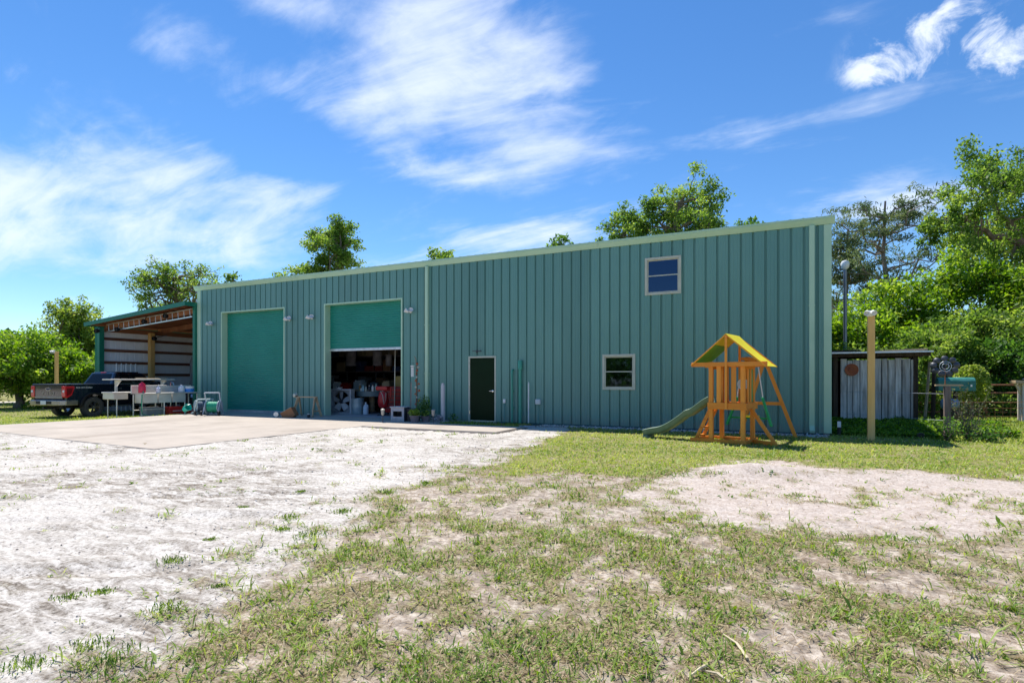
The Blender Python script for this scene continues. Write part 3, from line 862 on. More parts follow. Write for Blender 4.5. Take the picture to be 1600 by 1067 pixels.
def cut_rects(x0, x1, z0, z1):
    xs = sorted({x0, x1} | {min(max(v, x0), x1) for o in OPEN for v in o[:2]})
    out = []
    for a, b in zip(xs, xs[1:]):
        if b - a < .003: continue
        m = (a + b) / 2
        segs = [(z0, z1)]
        for (oa, ob, oz0, oz1) in OPEN:
            if oa < m < ob:
                ns = []
                for (p, q) in segs:
                    if oz1 <= p or oz0 >= q: ns.append((p, q)); continue
                    if oz0 > p: ns.append((p, oz0))
                    if oz1 < q: ns.append((oz1, q))
                segs = ns
        out += [(a, b, p, q) for p, q in segs]
    return out
front = lambda x, o, z: (x, YW - .030 - o, z)      # ribs are rolled inwards: dark grooves between flat pans
x = XL
while x < XR - .01:
    x1 = min(x + 3 * PITCH, XR)
    mb = MB()
    for (a, b, p, q) in cut_rects(x, x1 , 0.01, EAVE): sheet(mb, a, b, p, q, front, XL + .02)
    mb.build('wall_panel', TEAL, bld, world=True, fix=False)
    x = x1
# side and rear walls
DEPTH = 18.0
for (nm, X, s) in (('side_wall', XR, 1), ('side_wall', XL, -1)):
    mb = MB()
    sheet(mb, YW, YW + DEPTH, 0.0, EAVE, lambda x, o, z: (X + s * (o - .034), x, z), 0.1)
    mb.build(nm, TEAL, bld, world=True, fix=False)
    mb = MB(); mb.prism([(YW, EAVE), (YW + DEPTH, EAVE), (YW + DEPTH / 2, EAVE + .72)], X - s * .03, X - s * .05, 'yz')
    mb.build('gable', TEAL, bld, world=True)
mb = MB(); sheet(mb, XL, XR, 0.0, EAVE, lambda x, o, z: (x, YW + DEPTH + o, z), 0.1)
mb.build('rear_wall', TEAL, bld, world=True, fix=False)
# roof
mb = MB()
for (ya, yb) in ((YW - .10, YW + DEPTH / 2), (YW + DEPTH + .12, YW + DEPTH / 2)):
    za, zb = EAVE + .165, EAVE + .165 + .72
    pr = rib_profile(XL - .06, XR + .06, XL, minor=.004, H=.034)
    vs = []
    for (xx, o) in pr: vs += [(xx, ya, za + o), (xx, yb, zb + o)]
    b = mb.n
    mb.add(vs, [(2 * i, 2 * i + 2, 2 * i + 3, 2 * i + 1) for i in range(len(pr) - 1)])
mb.build('roof', ROOFM, bld, world=True, fix=False)
# gutter: sloping lower face, upright upper lip
def gutter_profile(x0, x1, name='gutter'):
    mb = MB()
    prof = [(YW + .0, EAVE - .012), (YW - .055, EAVE - .012), (YW - .125, EAVE + .105), (YW - .125, EAVE + .118), (YW - .140, EAVE + .128), (YW - .140, EAVE + .178),
            (YW - .128, EAVE + .178), (YW - .110, EAVE + .11), (YW - .045, EAVE + .005), (YW + .0, EAVE + .005)]
    mb.prism(prof, x0, x1, 'yz')
    return mb.build(name, SAGE, bld, world=True)
xs = np.linspace(XL - .15, XR + .09, 9)
for a, b in zip(xs, xs[1:]): gutter_profile(a, b - .004 if b < XR else b)
# corner trims and downspouts
mb = MB(); mb.box(XR - .155, XR + .02, YW - .045, YW + .0, 0.02, EAVE - .016); mb.box(XR + .004, XR + .022, YW, YW + .16, 0.02, EAVE - .016)
mb.build('corner_trim', SAGE, bld, world=True, bevel=.004)
mb = MB(); mb.box(XL - .02, XL + .21, YW - .045, YW + .0, 0.02, EAVE - .016); mb.box(XL - .022, XL - .004, YW, YW + .16, 0.02, EAVE - .016)
mb.build('corner_trim', SAGE, bld, world=True, bevel=.004)
def downspout(xc, foot):
    mb = MB(); mb.box(xc - .063, xc + .063, YW - .135, YW - .04, .16, EAVE - .02)
    o = mb.build('downspout', SAGE, bld, world=True, bevel=.008)
    for z in (1.6, 3.3):
        mb = MB(); mb.box(xc - .07, xc + .07, YW - .142, YW - .036, z, z + .035)
        mb.build('strap', SAGE, o, world=True)
    mb = MB(); mb.beam((xc, YW - .09, .19), (xc, YW - .26, .06), .12, .09)
    mb.build('spout_elbow', SAGE, o, world=True, bevel=.008)
downspout(-11.13, 1); downspout(.80, 1)
# base trim
mb = MB(); mb.box(-8.4, XR - .16, YW - .05, YW - .001, -.06, .012)
mb.build('base_trim', pmat('dark_base_steel', (.03, .09, .09), (.04, .1, .1), 3, .5), bld, world=True)
# inside faces behind the openings (reveals), then curtains
def roller(D, zb, name_label):
    x0, x1, zt = D
    RV = .27
    mb = MB(); mb.box(x0 - .05, x0 + .012, YW - .05, YW + RV, .0, zt)
    mb.build('door_jamb', SAGE, bld, world=True, bevel=.003)
    mb = MB(); mb.box(x1 - .012, x1 + .05, YW - .05, YW + RV, .0, zt)
    mb.build('door_jamb', SAGE, bld, world=True, bevel=.003)
    mb = MB(); mb.box(x0 - .05, x1 + .05, YW - .052, YW + RV, zt, zt + .055)
    mb.build('door_header', SAGE, bld, world=True, bevel=.003)
    mb = MB()
    pts = []
    z = zb
    SP = .088
    while z < zt:
        pts += [(z, 0), (z + SP * .18, .020), (z + SP * .62, .020), (z + SP * .8, 0)]
        z += SP
    vs = []
    for (zz, oo) in pts: vs += [(x0 + .013, YW + RV - .03 - oo, min(zz, zt)), (x1 - .013, YW + RV - .03 - oo, min(zz, zt))]
    mb.add(vs, [(2 * i, 2 * i + 1, 2 * i + 3, 2 * i + 2) for i in range(len(pts) - 1)])
    o = mb.build('roller_curtain', ROLL, bld, world=True, fix=False)
    if name_label: o['label'] = name_label
    mb = MB(); mb.box(x0 + .014, x1 - .014, YW + RV - .075, YW + RV - .02, zb - .09, zb + .005)
    mb.build('bottom_bar', GALV, o, world=True, bevel=.006)
    if zb > 1:
        mb = MB(); mb.cbox((x1 - .12, YW + RV - .09, zb - .045), (.06, .03, .03)); mb.build('latch', BLACKP, o, world=True)
roller(D1, .09, 'closed green roller door with slats'); roller(D2, 2.60, 'half raised green roller door')
# personnel door
x0, x1, zt = DR
mb = MB()
for (a, b, p, q) in ((x0 - .0, x0 + .055, 0, zt), (x1 - .055, x1 + .0, 0, zt), (x0 + .056, x1 - .056, zt - .055, zt)): mb.box(a, b, YW - .05, YW + .1, p, q)
fr = mb.build('door_frame', CREAM, bld, world=True, bevel=.004)
mb = MB(); mb.box(x0 + .056, x1 - .056, YW - .05, YW + .1, .0, .03); mb.build('threshold', ALU, fr, world=True)
mb = MB(); mb.box(x0 + .06, x1 - .06, YW - .018, YW + .03, .035, zt - .06)
dr = mb.build('door', DOORM, bld, world=True, bevel=.003)
mb = MB(); mb.lathe([(.034, 0), (.034, .012), (.014, .016), (.014, .05)], (0, 0, 0), 'y', 16); mb.xf(Matrix.Translation((x1 - .13, YW - .018, 1.02)) @ Matrix.Scale(-1, 4, (0, 1, 0)))
mb.path([(x1 - .13, YW - .062, 1.02), (x1 - .19, YW - .066, 1.02), (x1 - .245, YW - .06, 1.02)], [.012, .011, .009], 8)
mb.build('handle', CHROME, dr, True, True)
for z in (.25, 1.1, 1.9):
    mb = MB(); mb.path([(x0 + .052, YW - .056, z), (x0 + .052, YW - .056, z + .1)], .009, 8); mb.build('hinge', CHROME, dr, world=True)
mb = MB(); mb.box(x0 - .02, x1 + .02, YW - .05, YW - .001, zt + .002, zt + .03); mb.build('door_flashing', TEAL, bld, world=True)
# bracket above the door
mb = MB(); mb.box(-9.17, -9.12, YW - .05, YW - .03, 2.30, 2.40); mb.path([(-9.15, YW - .05, 2.35), (-9.15, YW - .12, 2.36), (-9.02, YW - .16, 2.36)], .012, 6)
mb.path([(-9.15, YW - .12, 2.36), (-9.26, YW - .15, 2.36)], .012, 6); mb.cbox((-8.97, YW - .16, 2.355), (.10, .05, .045))
tag(mb.build('door_camera', STEELD), 'small dark bracket camera on the wall above the black door', 'camera')
# windows
def window(W, lab):
    x0, x1, z0, z1 = W
    root = MB()
    t = .05
    for (a, b, p, q) in ((x0 - .02, x0 + t, z0 - .02, z1 + .02), (x1 - t, x1 + .02, z0 - .02, z1 + .02), (x0 + t + .001, x1 - t - .001, z1 - t, z1 + .02), (x0 + t + .001, x1 - t - .001, z0 - .02, z0 + t * .8)):
        root.box(a, b, YW - .055, YW + .05, p, q)
    w = root.build('window', CREAM, bld, world=True, bevel=.004); w['label'] = lab
    zm = (z0 + z1) / 2 - .01
    for nm, (p, q), yy in (('sash', (zm, z1 - t), .0), ('sash', (z0 + t * .8, zm + .035), -.02)):
        mb = MB(); s = .03
        for (a, b, c, d) in ((x0 + t, x0 + t + s, p, q), (x1 - t - s, x1 - t, p, q), (x0 + t + s, x1 - t - s, q - s, q), (x0 + t + s, x1 - t - s, p, p + s)):
            mb.box(a, b, YW + yy - .015, YW + yy + .015, c, d)
        mb.build(nm, CREAM, w, world=True)
        mb = MB(); mb.box(x0 + t + s, x1 - t - s, YW + yy - .003, YW + yy + .003, p + s, q - s)
        mb.build('pane', GLASS, w, world=True)
    # dark blue-grey sheet set behind the panes, wider than the opening
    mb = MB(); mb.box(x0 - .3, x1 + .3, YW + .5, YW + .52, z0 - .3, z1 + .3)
    mb.build('pane_backing', pmat('blue_grey_backing', (.05, .06, .09), (.07, .08, .12), 2, .7), w, world=True)
window(W1, 'upper window with blue reflecting panes'); window(W2, 'lower window with dark panes')
# inner partition so that no daylight leaks
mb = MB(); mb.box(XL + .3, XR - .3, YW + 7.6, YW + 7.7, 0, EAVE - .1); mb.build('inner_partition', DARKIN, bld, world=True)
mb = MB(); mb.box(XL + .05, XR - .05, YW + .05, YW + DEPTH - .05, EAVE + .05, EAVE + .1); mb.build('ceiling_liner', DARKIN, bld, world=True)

# ------------------------------------------------------------------ twin-head wall lights
def wall_light(px, py, lab):
    r = (px - 800) / FPX
    d = YW / (sS * r + cS); X = d * (cS * r - sS); Z = CH + (HZ - py) / FPX * d
    t = thing('wall_light', lab, 'light', (X, YW - .034, Z), 0, 'twin floodlights on the front wall')
    mb = MB(); mb.lathe([(.06, 0), (.06, -.03), (.03, -.05)], (0, 0, 0), 'y', 14); mb.build('mounting_plate', GALV, t, True)
    for s in (-1, 1):
        mb = MB(); mb.path([(0, -.04, 0), (s * .05, -.09, -.01)], .014, 8); mb.build('arm', GALV, t)
        M = Matrix.Translation((s * .055, -.1, -.015)) @ Matrix.Rotation(s * .75, 4, 'Z') @ Matrix.Rotation(math.radians(62), 4, 'X')
        mb = MB(); mb.lathe([(.025, -.03), (.045, 0), (.07, .07), (.085, .13), (.078, .128), (.06, .07), (.03, .03)], (0, 0, 0), 'z', 16)
        mb.xf(M); h = mb.build('lamp_head', WHITEP, t, True)
        mb = MB(); mb.lathe([(.03, .04), (.055, .08), (.04, .115), (.01, .125)], (0, 0, 0), 'z', 12); mb.xf(M); mb.build('bulb', pmat('lamp_glass', (.6, .62, .65), (.7, .72, .75), 5, .15), h, True)
wall_light(332.5, 507, 'twin floodlight on the wall left of the closed roller door')
wall_light(454, 499.5, 'twin floodlight just right of the closed roller door')
wall_light(489, 497, 'twin floodlight just left of the half open roller door')
wall_light(643, 487, 'twin floodlight right of the half open roller door')

# ------------------------------------------------------------------ pipes and boxes at the wall foot
def wx(px):
    r = (px - 800) / FPX; d = YW / (sS * r + cS); return d * (cS * r - sS)
def vent(px, ztop, r, cap, lab):
    X = wx(px); t = thing('vent_pipe', lab, 'pipe', (X, YW - .12, -.03), 0, 'green pipes by the black door')
    GP = pmat('green_painted_pipe', (.06, .30, .22), (.08, .34, .25), 5, .5)
    mb = MB(); mb.path([(0, 0, 0), (0, 0, ztop - .1)], r, 12); mb.build('pipe', GP, t, True)
    mb = MB()
    if cap: mb.lathe([(r * 1.1, ztop - .30), (r * 1.5, ztop - .29), (r * 1.5, ztop - .02), (r * 1.2, ztop)], (0, 0, 0), 'z', 14)
    else: mb.path([(0, 0, ztop - .12), (0, 0, ztop - .04), (0, .04, ztop), (0, .10, ztop)], r * 1.15, 12)
    mb.build('cap', GP, t, True)
    for z in (.5, ztop * .6):
        mb = MB(); mb.box(-r * 1.3, r * 1.3, r * .6, .085, z, z + .04); mb.build('clamp', GP, t)
vent(802.5, 1.74, .032, False, 'shorter green pipe with bent top beside the taller one')
vent(815, 2.05, .05, True, 'taller green capped pipe standing against the ribbed wall')
mb = MB(); mb.path([(wx(829), YW - .16, -.05), (wx(829), YW - .15, 1.25), (wx(829), YW - .15, 1.33)], [.018, .018, .006], 8)
tag(mb.build('white_rod', WHITEP), 'thin white rod leaning on the wall right of the green pipes', 'rod')
def box_on_wall(px, py, w, h, d, mat, lab, name, cat):
    r = (px - 800) / FPX; dd = YW / (sS * r + cS); X = dd * (cS * r - sS); Z = CH + (HZ - py) / FPX * dd
    t = thing(name, lab, cat, (X, YW - .034, Z))
    mb = MB(); mb.box(-w / 2, w / 2, -d, 0, -h / 2, h / 2); mb.build('housing', mat, t, bevel=.008)
    mb = MB(); mb.box(-w * .38, w * .38, -d - .012, -d + .001, -h * .36, h * .36); mb.build('lid', mat, t, bevel=.004)
    mb = MB(); mb.path([(0, -d / 2, -h / 2), (0, -d / 2, -Z + .0)], .011, 8); mb.build('conduit', pmat('teal_conduit', (.125, .33, .315), None, 2, .45), t)
box_on_wall(789.5, 626.5, .085, .13, .05, WHITEP, 'small white outlet cover just right of the black door', 'outlet_box', 'outlet')
box_on_wall(842.5, 627.5, .17, .16, .10, pmat('pale_blue_box', (.62, .70, .72), None, 4, .4), 'pale weatherproof box right of the white rod', 'outlet_box', 'outlet')
mb = MB(); mb.box(-8.3, -7.05, 15.55, 16.15, -.055, -.02); o = mb.build('door_mat', CARDB, bevel=.008)
tag(o, 'brown mat lying on the ground right of the black door', 'mat')
# two flat stepping stones beside the mat
for i, (gx, gy, w, lab) in enumerate(((-6.9, 15.45, .55, 'flat bluish stepping stone right of the brown mat'), (-4.3, 15.95, .45, 'flat dark stone on the gravel under the lower window'))):
    mb = MB(); k = 9
    mb.prism([(gx + w * .5 * (1 + .15 * math.sin(3 * q + i)) * math.cos(q), gy + w * .3 * (1 + .1 * math.cos(2 * q)) * math.sin(q)) for q in [2 * math.pi * j / k for j in range(k)]], -.08, -.01, 'xy')
    tag(mb.build('stepping_stone', pmat('slate_stone', (.28, .3, .34), (.4, .42, .45), 6, .85), bevel=.01), lab, 'stone')
# splash block under the right downspout
mb = MB(); t = thing('splash_block', 'small grey-green splash block below the right downspout', 'splash block', (.80, YW - .45, -.05))
mb.prism([(-.15, -.28), (.15, -.28), (.11, .25), (-.11, .25)], 0, .035, 'xy'); mb.build('tray', GREYP, t, bevel=.006)
for s in (-1, 1):
    mb = MB(); mb.beam((s * .105, .25, .05), (s * .145, -.28, .05), .025, .06); mb.build('rim', GREYP, t)

# ------------------------------------------------------------------ carport (lean-to)
cp = thing('carport', 'open lean-to carport with green fascia, wooden rafters and white lined wall', 'carport', (-27, 16, -.2))
def cz(x): return 4.23 + (x + 31.34) * (4.82 - 4.23) / (31.34 - 23.55)
CY0, CY1 = 15.8, 33.5
mb = MB()
pr = rib_profile(CY0, CY1, CY0, pitch=.3, H=.034)
vs = []
for (yy, o) in pr: vs += [(-31.34, yy, cz(-31.34) + .012 + o * .6), (-23.55, yy, cz(-23.55) + .012 + o * .6)]
mb.add(vs, [(2 * i, 2 * i + 2, 2 * i + 3, 2 * i + 1) for i in range(len(pr) - 1)])
mb.build('roof', ROOFM, cp, world=True, fix=False)
mb = MB(); mb.add([(x, y, cz(x)) for x, y in ((-31.3, CY0 + .02), (-23.6, CY0 + .02), (-23.6, CY1), (-31.3, CY1))], [(0, 1, 2, 3)])
mb.build('roof_deck', REDWOOD, cp, world=True, fix=False)
mb = MB(); mb.beam((-31.38, CY0, cz(-31.38) - .06), (-23.55, CY0, cz(-23.55) - .06), .03, .19)
mb.build('fascia', DKGREEN, cp, world=True)
mb = MB(); mb.box(-31.40, -31.36, CY0, CY1, cz(-31.38) - .15, cz(-31.38) + .03); mb.build('fascia', DKGREEN, cp, world=True)
mb = MB(); mb.box(-23.56, -23.53, CY0, YW + .3, cz(-23.55) - .155, cz(-23.55) + .03); mb.build('fascia', DKGREEN, cp, world=True)
for yy in np.arange(CY0 + .68, CY1, 2.65):     # rafters across the slope
    mb = MB(); mb.beam((-30.7, yy, cz(-30.7) - .26), (-23.62, yy, cz(-23.62) - .26), .09, .26)
    mb.build('rafter', REDWOOD, cp, world=True)
for xx in np.arange(-31.1, -23.6, .62):          # purlins along the depth
    mb = MB(); mb.box(xx - .022, xx + .022, CY0 + .03, CY1 - .1, cz(xx) - .125, cz(xx) - .004)
    mb.build('purlin', REDWOOD, cp, world=True)
WXc = -30.5
for k, yy in enumerate(np.arange(16.1, 33, .914)):
    mb = MB()
    sheet(mb, yy, yy + .914, -.25, 3.93, lambda x, o, z: (WXc - o - .02, x, z), 16.1, pitch=.2285, H=.02)
    mb.build('wall_panel', LINER, cp, world=True, fix=False)
for z in (.45, 1.06, 1.67, 2.27, 2.88, 3.46):
    mb = MB(); mb.box(WXc + .0, WXc + .045, 16.15, 33, z - .07, z + .07); mb.build('girt', GIRT, cp, world=True)
mb = MB(); mb.box(WXc + .0, WXc + .10, 16.15, 33.3, 3.80, 4.02); mb.build('top_plate', REDWOOD, cp, world=True)
mb = MB(); mb.box(WXc - .09, WXc + .22, 15.92, 16.14, -.25, 4.02); mb.build('corner_trim', DKGREEN, cp, world=True, bevel=.006)
mb = MB(); mb.box(WXc - .12, WXc - .08, 15.90, 16.3, -.25, 4.02); mb.build('corner_flashing', pmat('mid_green_steel', (.03, .30, .17), None, 2, .4), cp, world=True)
for yy in (18.45, 21.2, 24, 27, 30):
    mb = MB(); mb.box(WXc + .10, WXc + .33, yy - .12, yy + .12, -.25, cz(WXc) - .4); mb.build('post', PINE, cp, world=True, bevel=.008)
mb = MB(); mb.box(-23.68, -23.53, 16.24, 16.37, -.25, cz(-23.6) - .15); mb.build('post', DKGREEN, cp, world=True, bevel=.006)
mb = MB(); mb.beam((WXc + .34, 18.4, 3.62), (-28.9, 18.4, 3.72), .03, .03); mb.build('conduit', STEELD, cp, world=True)
mb = MB(); mb.box(-30.4, -23.6, 33.3, 33.4, -.25, 4.2); mb.build('end_wall', DKGREEN, cp, world=True)
# ladder hung along the front rafter
lad = thing('hanging_ladder', 'long aluminium ladder hung sideways under the front of the carport roof', 'ladder', (-27, 16.26, 4.1))
def lz(x, up): return (3.80 if not up else 4.15) + (x + 30.3) * (4.24 - 3.80) / 6.7
for up in (0, 1):
    mb = MB(); mb.beam((-30.3, 16.26, lz(-30.3, up)), (-23.72, 16.26, lz(-23.72, up)), .03, .05); mb.build('rail', ALU, lad, world=True)
for k in range(16):
    x = -30.1 + k * .415
    mb = MB(); mb.path([(x, 16.26, lz(x, 0) + .02), (x - .03, 16.26, lz(x, 1) - .02)], .014, 8); mb.build('rung', ALU, lad, world=True)
# black floodlights under the roof
def flood(x, y, z, lab):
    t = thing('carport_floodlight', lab, 'light', (x, y, z), 0, 'black floodlights under the carport roof')
    mb = MB(); mb.lathe([(.05, -.1), (.09, -.06), (.11, .02), (.11, .09), (.09, .10), (.085, .06)], (0, 0, 0), 'y', 14); mb.xf(Matrix.Scale(-1, 4, (0, 1, 0))); mb.build('lamp_head', BLACKP, t, True)
    mb = MB(); mb.path([(0, .02, .09), (0, .04, .16), (0, .09, .22)], .015, 6); mb.build('bracket', BLACKP, t)
flood(-29.2, 16.16, 3.86, 'black floodlight in the lower left rungs of the hung ladder')
flood(-27.05, 16.16, 4.15, 'black floodlight at the middle of the hung ladder')
flood(-25.45, 16.16, 4.33, 'black floodlight towards the right end of the hung ladder')
flood(-30.25, 15.80, 3.80, 'black floodlight on the green corner post of the carport')
flood(-29.75, 18.3, 3.58, 'black floodlight beside the wooden carport post')

# ------------------------------------------------------------------ playset
ps = thing('playset', 'small orange cedar playset with yellow roof, wavy slide and green glider', 'playset', (-1.37, 13.43, -.06), math.radians(-13))
def board(name, p, q, w, h, mat=WOODY, parent=None, up=(0, 0, 1), bv=.005):
    mb = MB(); mb.beam(p, q, w, h, up); return mb.build(name, mat, parent or ps, bevel=bv)
A1, B1 = .70, .74            # tower footprint
TOP = 1.80
for (a, b) in ((0, 0), (A1, 0), (0, B1), (A1, B1)):
    board('post', (a, b, 0), (a, b, TOP + .06), .09, .09, up=(0, 1, 0))
# ground rails
board('ground_rail', (-.46, -.075, .055), (A1 + .08, -.075, .055), .04, .11, WOODX)
board('ground_rail', (-.30, B1 + .03, .055), (A1 + .06, B1 + .03, .055), .04, .10, WOODX)
board('ground_rail', (A1 + .075, -.10, .055), (A1 + .075, B1 + .10, .055), .04, .11, WOODX)
board('ground_rail', (-.42, -.055, .055), (-.30, B1 + .02, .055), .04, .10, WOODX)
board('ground_rail', (A1 + .10, B1 * .6, .055), (A1 + .66, B1 * .15, .055), .04, .10, WOODX)
# deck
for k in range(6):
    y = .02 + k * .142
    board('deck_board', (-.03, y, .90), (A1 + .03, y, .90), .132, .025, WOODX)
board('deck_rail', (-.06, -.065, .86), (A1 + .09, -.065, .86), .035, .15, WOODX)
board('deck_rail', (-.06, B1 + .065, .86), (A1 + .09, B1 + .065, .86), .035, .15, WOODX)
board('deck_rail', (A1 + .065, -.04, .86), (A1 + .065, B1 + .04, .86), .035, .15, WOODX)
# top beams
board('top_beam', (-.43, -.075, TOP), (1.22, -.075, TOP), .04, .10, WOODX)
board('top_beam', (-.43, B1 + .075, TOP), (1.10, B1 + .075, TOP), .04, .10, WOODX)
board('side_beam', (-.03, -.05, TOP - .06), (-.03, B1 + .05, TOP - .06), .035, .09, WOODX)
board('side_beam', (A1 + .03, -.05, TOP - .06), (A1 + .03, B1 + .05, TOP - .06), .035, .09, WOODX)
# wall slats
for a in (.185, .515): board('slat', (a, -.045, .93), (a, -.045, TOP - .04), .10, .02, up=(0, 1, 0))
for a in (.10, .25, .42, .56): board('slat', (a, B1 + .045, .93), (a, B1 + .045, TOP - .04), .10, .02, up=(0, 1, 0))
for b in (.2, .4): board('slat', (A1 + .05, b, .93), (A1 + .05, b, TOP - .1), .02, .10, up=(0, 1, 0))
# king posts and roof
RID = 2.47; AM = .36
board('king_post', (AM, -.10, .80), (AM, -.10, RID - .02), .05, .035, up=(0, 1, 0))
board('king_post', (AM + .02, B1 + .10, TOP - .1), (AM + .02, B1 + .10, RID - .02), .05, .035, up=(0, 1, 0))
board('ridge_beam', (AM, -.11, RID - .04), (AM, B1 + .11, RID - .04), .035, .07, WOODX)
mb = MB()
LE, RE = (-.43, TOP - .01), (1.20, TOP - .05)
RZ = RID + .02
for (e, s) in ((LE, -1), (RE, 1)):
    pass
def roof_sheet(e, t, mat):
    n = 8; mb = MB(); vs = []
    for i in range(n + 1):
        u = i / n
        x = AM + (e[0] - AM) * u; z = RZ + (e[1] - RZ) * u - .03 * math.sin(math.pi * u)
        for y in (-.13, B1 + .13): vs.append((x, y, z))
    top = len(vs)
    vs += [(v[0], v[1], v[2] - .008) for v in vs]
    fs = []
    for i in range(n):
        a = 2 * i
        fs += [(a, a + 1, a + 3, a + 2), (top + a, top + a + 2, top + a + 3, top + a + 1), (a, a + 2, top + a + 2, top + a), (a + 1, top + a + 1, top + a + 3, a + 3)]
    mb.add(vs, fs)
    return mb.build('canopy', mat, ps, True)
roof_sheet(LE, 0, YELLOW); roof_sheet(RE, 0, YELLOW)
mb = MB(); vs = []
for u in (.30, .55, .80, .97):
    x = AM + (LE[0] - AM) * u; z = RZ + (LE[1] - RZ) * u - .03 * math.sin(math.pi * u) - .016
    vs += [(x, -.10, z), (x, B1 + .10, z)]
mb.add(vs, [(0, 1, 3, 2), (2, 3, 5, 4), (4, 5, 7, 6)]); mb.build('canopy_lining', pmat('green_vinyl', (.10, .36, .03), (.16, .42, .04), 4, .5), ps)
for b in (-.115, B1 + .115):
    for e in (LE, RE):
        board('canopy_rib', (AM, b, RZ - .03), (e[0], b, e[1] - .01), .02, .03, WOODX)
# ladder on the left side
for b in (.10, .52):
    board('ladder_rail', (-.40, b, .04), (-.02, b, .86), .035, .08)
for k in range(4):
    t = (k + .6) / 4.4
    board('ladder_rung', (-.40 + .38 * t, .06, .04 + .82 * t), (-.40 + .38 * t, .56, .04 + .82 * t), .07, .025, WOODX)
for k in range(6):   # climbing holds
    t = (k + .5) / 6
    mb = MB(); mb.lathe([(.03, 0), (.035, .012), (.02, .03)], (-.42 + .38 * t, .22 + .18 * (k % 2), .08 + .80 * t), 'x', 10); mb.build('rock_hold', CREAM, ps, True)
# right brace
board('brace', (A1 + .10, B1 * .35, .80), (A1 + .66, B1 * .15, .03), .045, .075)
# slide
def slide():
    path = [(.0, .93), (-.10, .93), (-.25, .84), (-.48, .66), (-.62, .60), (-.74, .50), (-1.0, .31), (-1.22, .20), (-1.45, .15), (-1.62, .10)]
    # smooth
    P = []
    for i in range(len(path) - 1):
        p0 = path[max(i - 1, 0)]; p1 = path[i]; p2 = path[i + 1]; p3 = path[min(i + 2, len(path) - 1)]
        for k in range(5):
            t = k / 5
            P.append(tuple(.5 * ((2 * p1[j]) + (-p0[j] + p2[j]) * t + (2 * p0[j] - 5 * p1[j] + 4 * p2[j] - p3[j]) * t * t + (-p0[j] + 3 * p1[j] - 3 * p2[j] + p3[j]) * t ** 3) for j in (0, 1)))
    P.append(path[-1])
    sec = [(-.21, .02), (-.235, .12), (-.205, .135), (-.18, .10), (-.15, .01), (0, -.012), (.15, .01), (.18, .10), (.205, .135), (.235, .12), (.21, .02), (.16, -.03), (0, -.045), (-.16, -.03)]
    mb = MB(); vs = []; fs = []; n = len(sec)
    y0 = .28
    for i, (x, z) in enumerate(P):
        sh = -.22 * max(0, (-x) / 1.6) ** 1.0
        for (a, h) in sec: vs.append((x, y0 + a + sh, z + h))
    for i in range(len(P) - 1):
        for k in range(n): fs.append((i * n + k, i * n + (k + 1) % n, (i + 1) * n + (k + 1) % n, (i + 1) * n + k))
    fs += [tuple(range(n)), tuple(range((len(P) - 1) * n, len(P) * n))]
    mb.add(vs, fs); mb.build('slide', SLIDEM, ps, True)
    mb = MB(); mb.box(-1.63, -1.50, -.15, .27, 0, .10); mb.build('slide_foot', SLIDEM, ps, bevel=.02)
slide()
# swing beam running back, its end frame and the glider
SB0 = (A1 * .82, B1 - .05, TOP + .12); SB1 = (A1 * .78, B1 + 1.75, TOP + .12)
board('swing_beam', SB0, SB1, .085, .13)
board('beam_cap', (A1 * .72, B1 - .18, TOP + .14), (A1 * 1.2, B1 - .18, TOP + .10), .06, .07, WOODX)
ex, ey, ez = SB1
board('frame_leg', (ex - .02, ey - .08, ez), (ex - .62, ey - .05, 0), .045, .085)
board('frame_leg', (ex + .02, ey - .08, ez), (ex + .72, ey - .05, 0), .045, .085)
board('frame_brace', (ex - .34, ey - .1, .85), (ex + .40, ey - .1, .85), .035, .085, WOODX)
gx, gy = A1 * .62, B1 + .75
for s in (-1, 1):
    mb = MB(); mb.path([(gx + s * .18, gy, TOP + .06), (gx + s * .30, gy, 1.02)], .012, 6); mb.build('rope', WHITEP, ps)
    mb = MB(); mb.beam((gx + s * .29, gy, 1.02), (gx + s * .52, gy - .1, .34), .05, .11, (0, 1, 0)); mb.build('glider_arm', PLAYG, ps, bevel=.012)
mb = MB(); mb.path([(gx - .46, gy, .52), (gx + .46, gy, .52)], .022, 8); mb.build('glider_bar', PLAYG, ps, True)
mb = MB(); mb.cbox((gx + .05, gy, .56), (.30, .20, .05)); mb.build('glider_seat', YELLOW, ps, bevel=.015)
board('green_panel', (A1 + .02, B1 * .72, .95), (A1 + .02, B1 * .72, TOP - .1), .02, .22, PLAYG, up=(0, 1, 0))
mb = MB(); mb.lathe([(.02, -.01), (.13, -.01), (.13, .01), (.02, .01)], (.48, B1 + .02, 1.35), 'y', 20); mb.build('steering_wheel', WHITEP, ps, True)

# ------------------------------------------------------------------ yellow post with light, left pole with light
def lamp_post(gx, gy, z0, h, w, lab, lean=0.0):
    t = thing('timber_light_post', lab, 'post', (gx, gy, z0), 0, 'timber posts with small white lights')
    mb = MB(); mb.beam((0, 0, 0), (lean, 0, h), w, w, (0, 1, 0)); mb.build('post', PINE, t, bevel=.01)
    mb = MB(); mb.cbox((lean - w * .3, -w * .72, h - .02), (w * .8, w * .42, w * 1.0)); hd = mb.build('light_housing', WHITEP, t, bevel=.01)
    for s in (-1, 1):
        mb = MB(); mb.lathe([(.03, 0), (.05, .03), (.062, .12), (.05, .125), (.03, .06)], (0, 0, 0), 'z', 12)
        mb.xf(Matrix.Translation((lean - w * .3 + s * .05, -w * .95, h + .02)) @ Matrix.Rotation(s * -.5, 4, 'Y') @ Matrix.Rotation(math.radians(115), 4, 'X')); mb.build('lamp_head', WHITEP, hd, True)
gx, gy = on_ground(1361, 689)
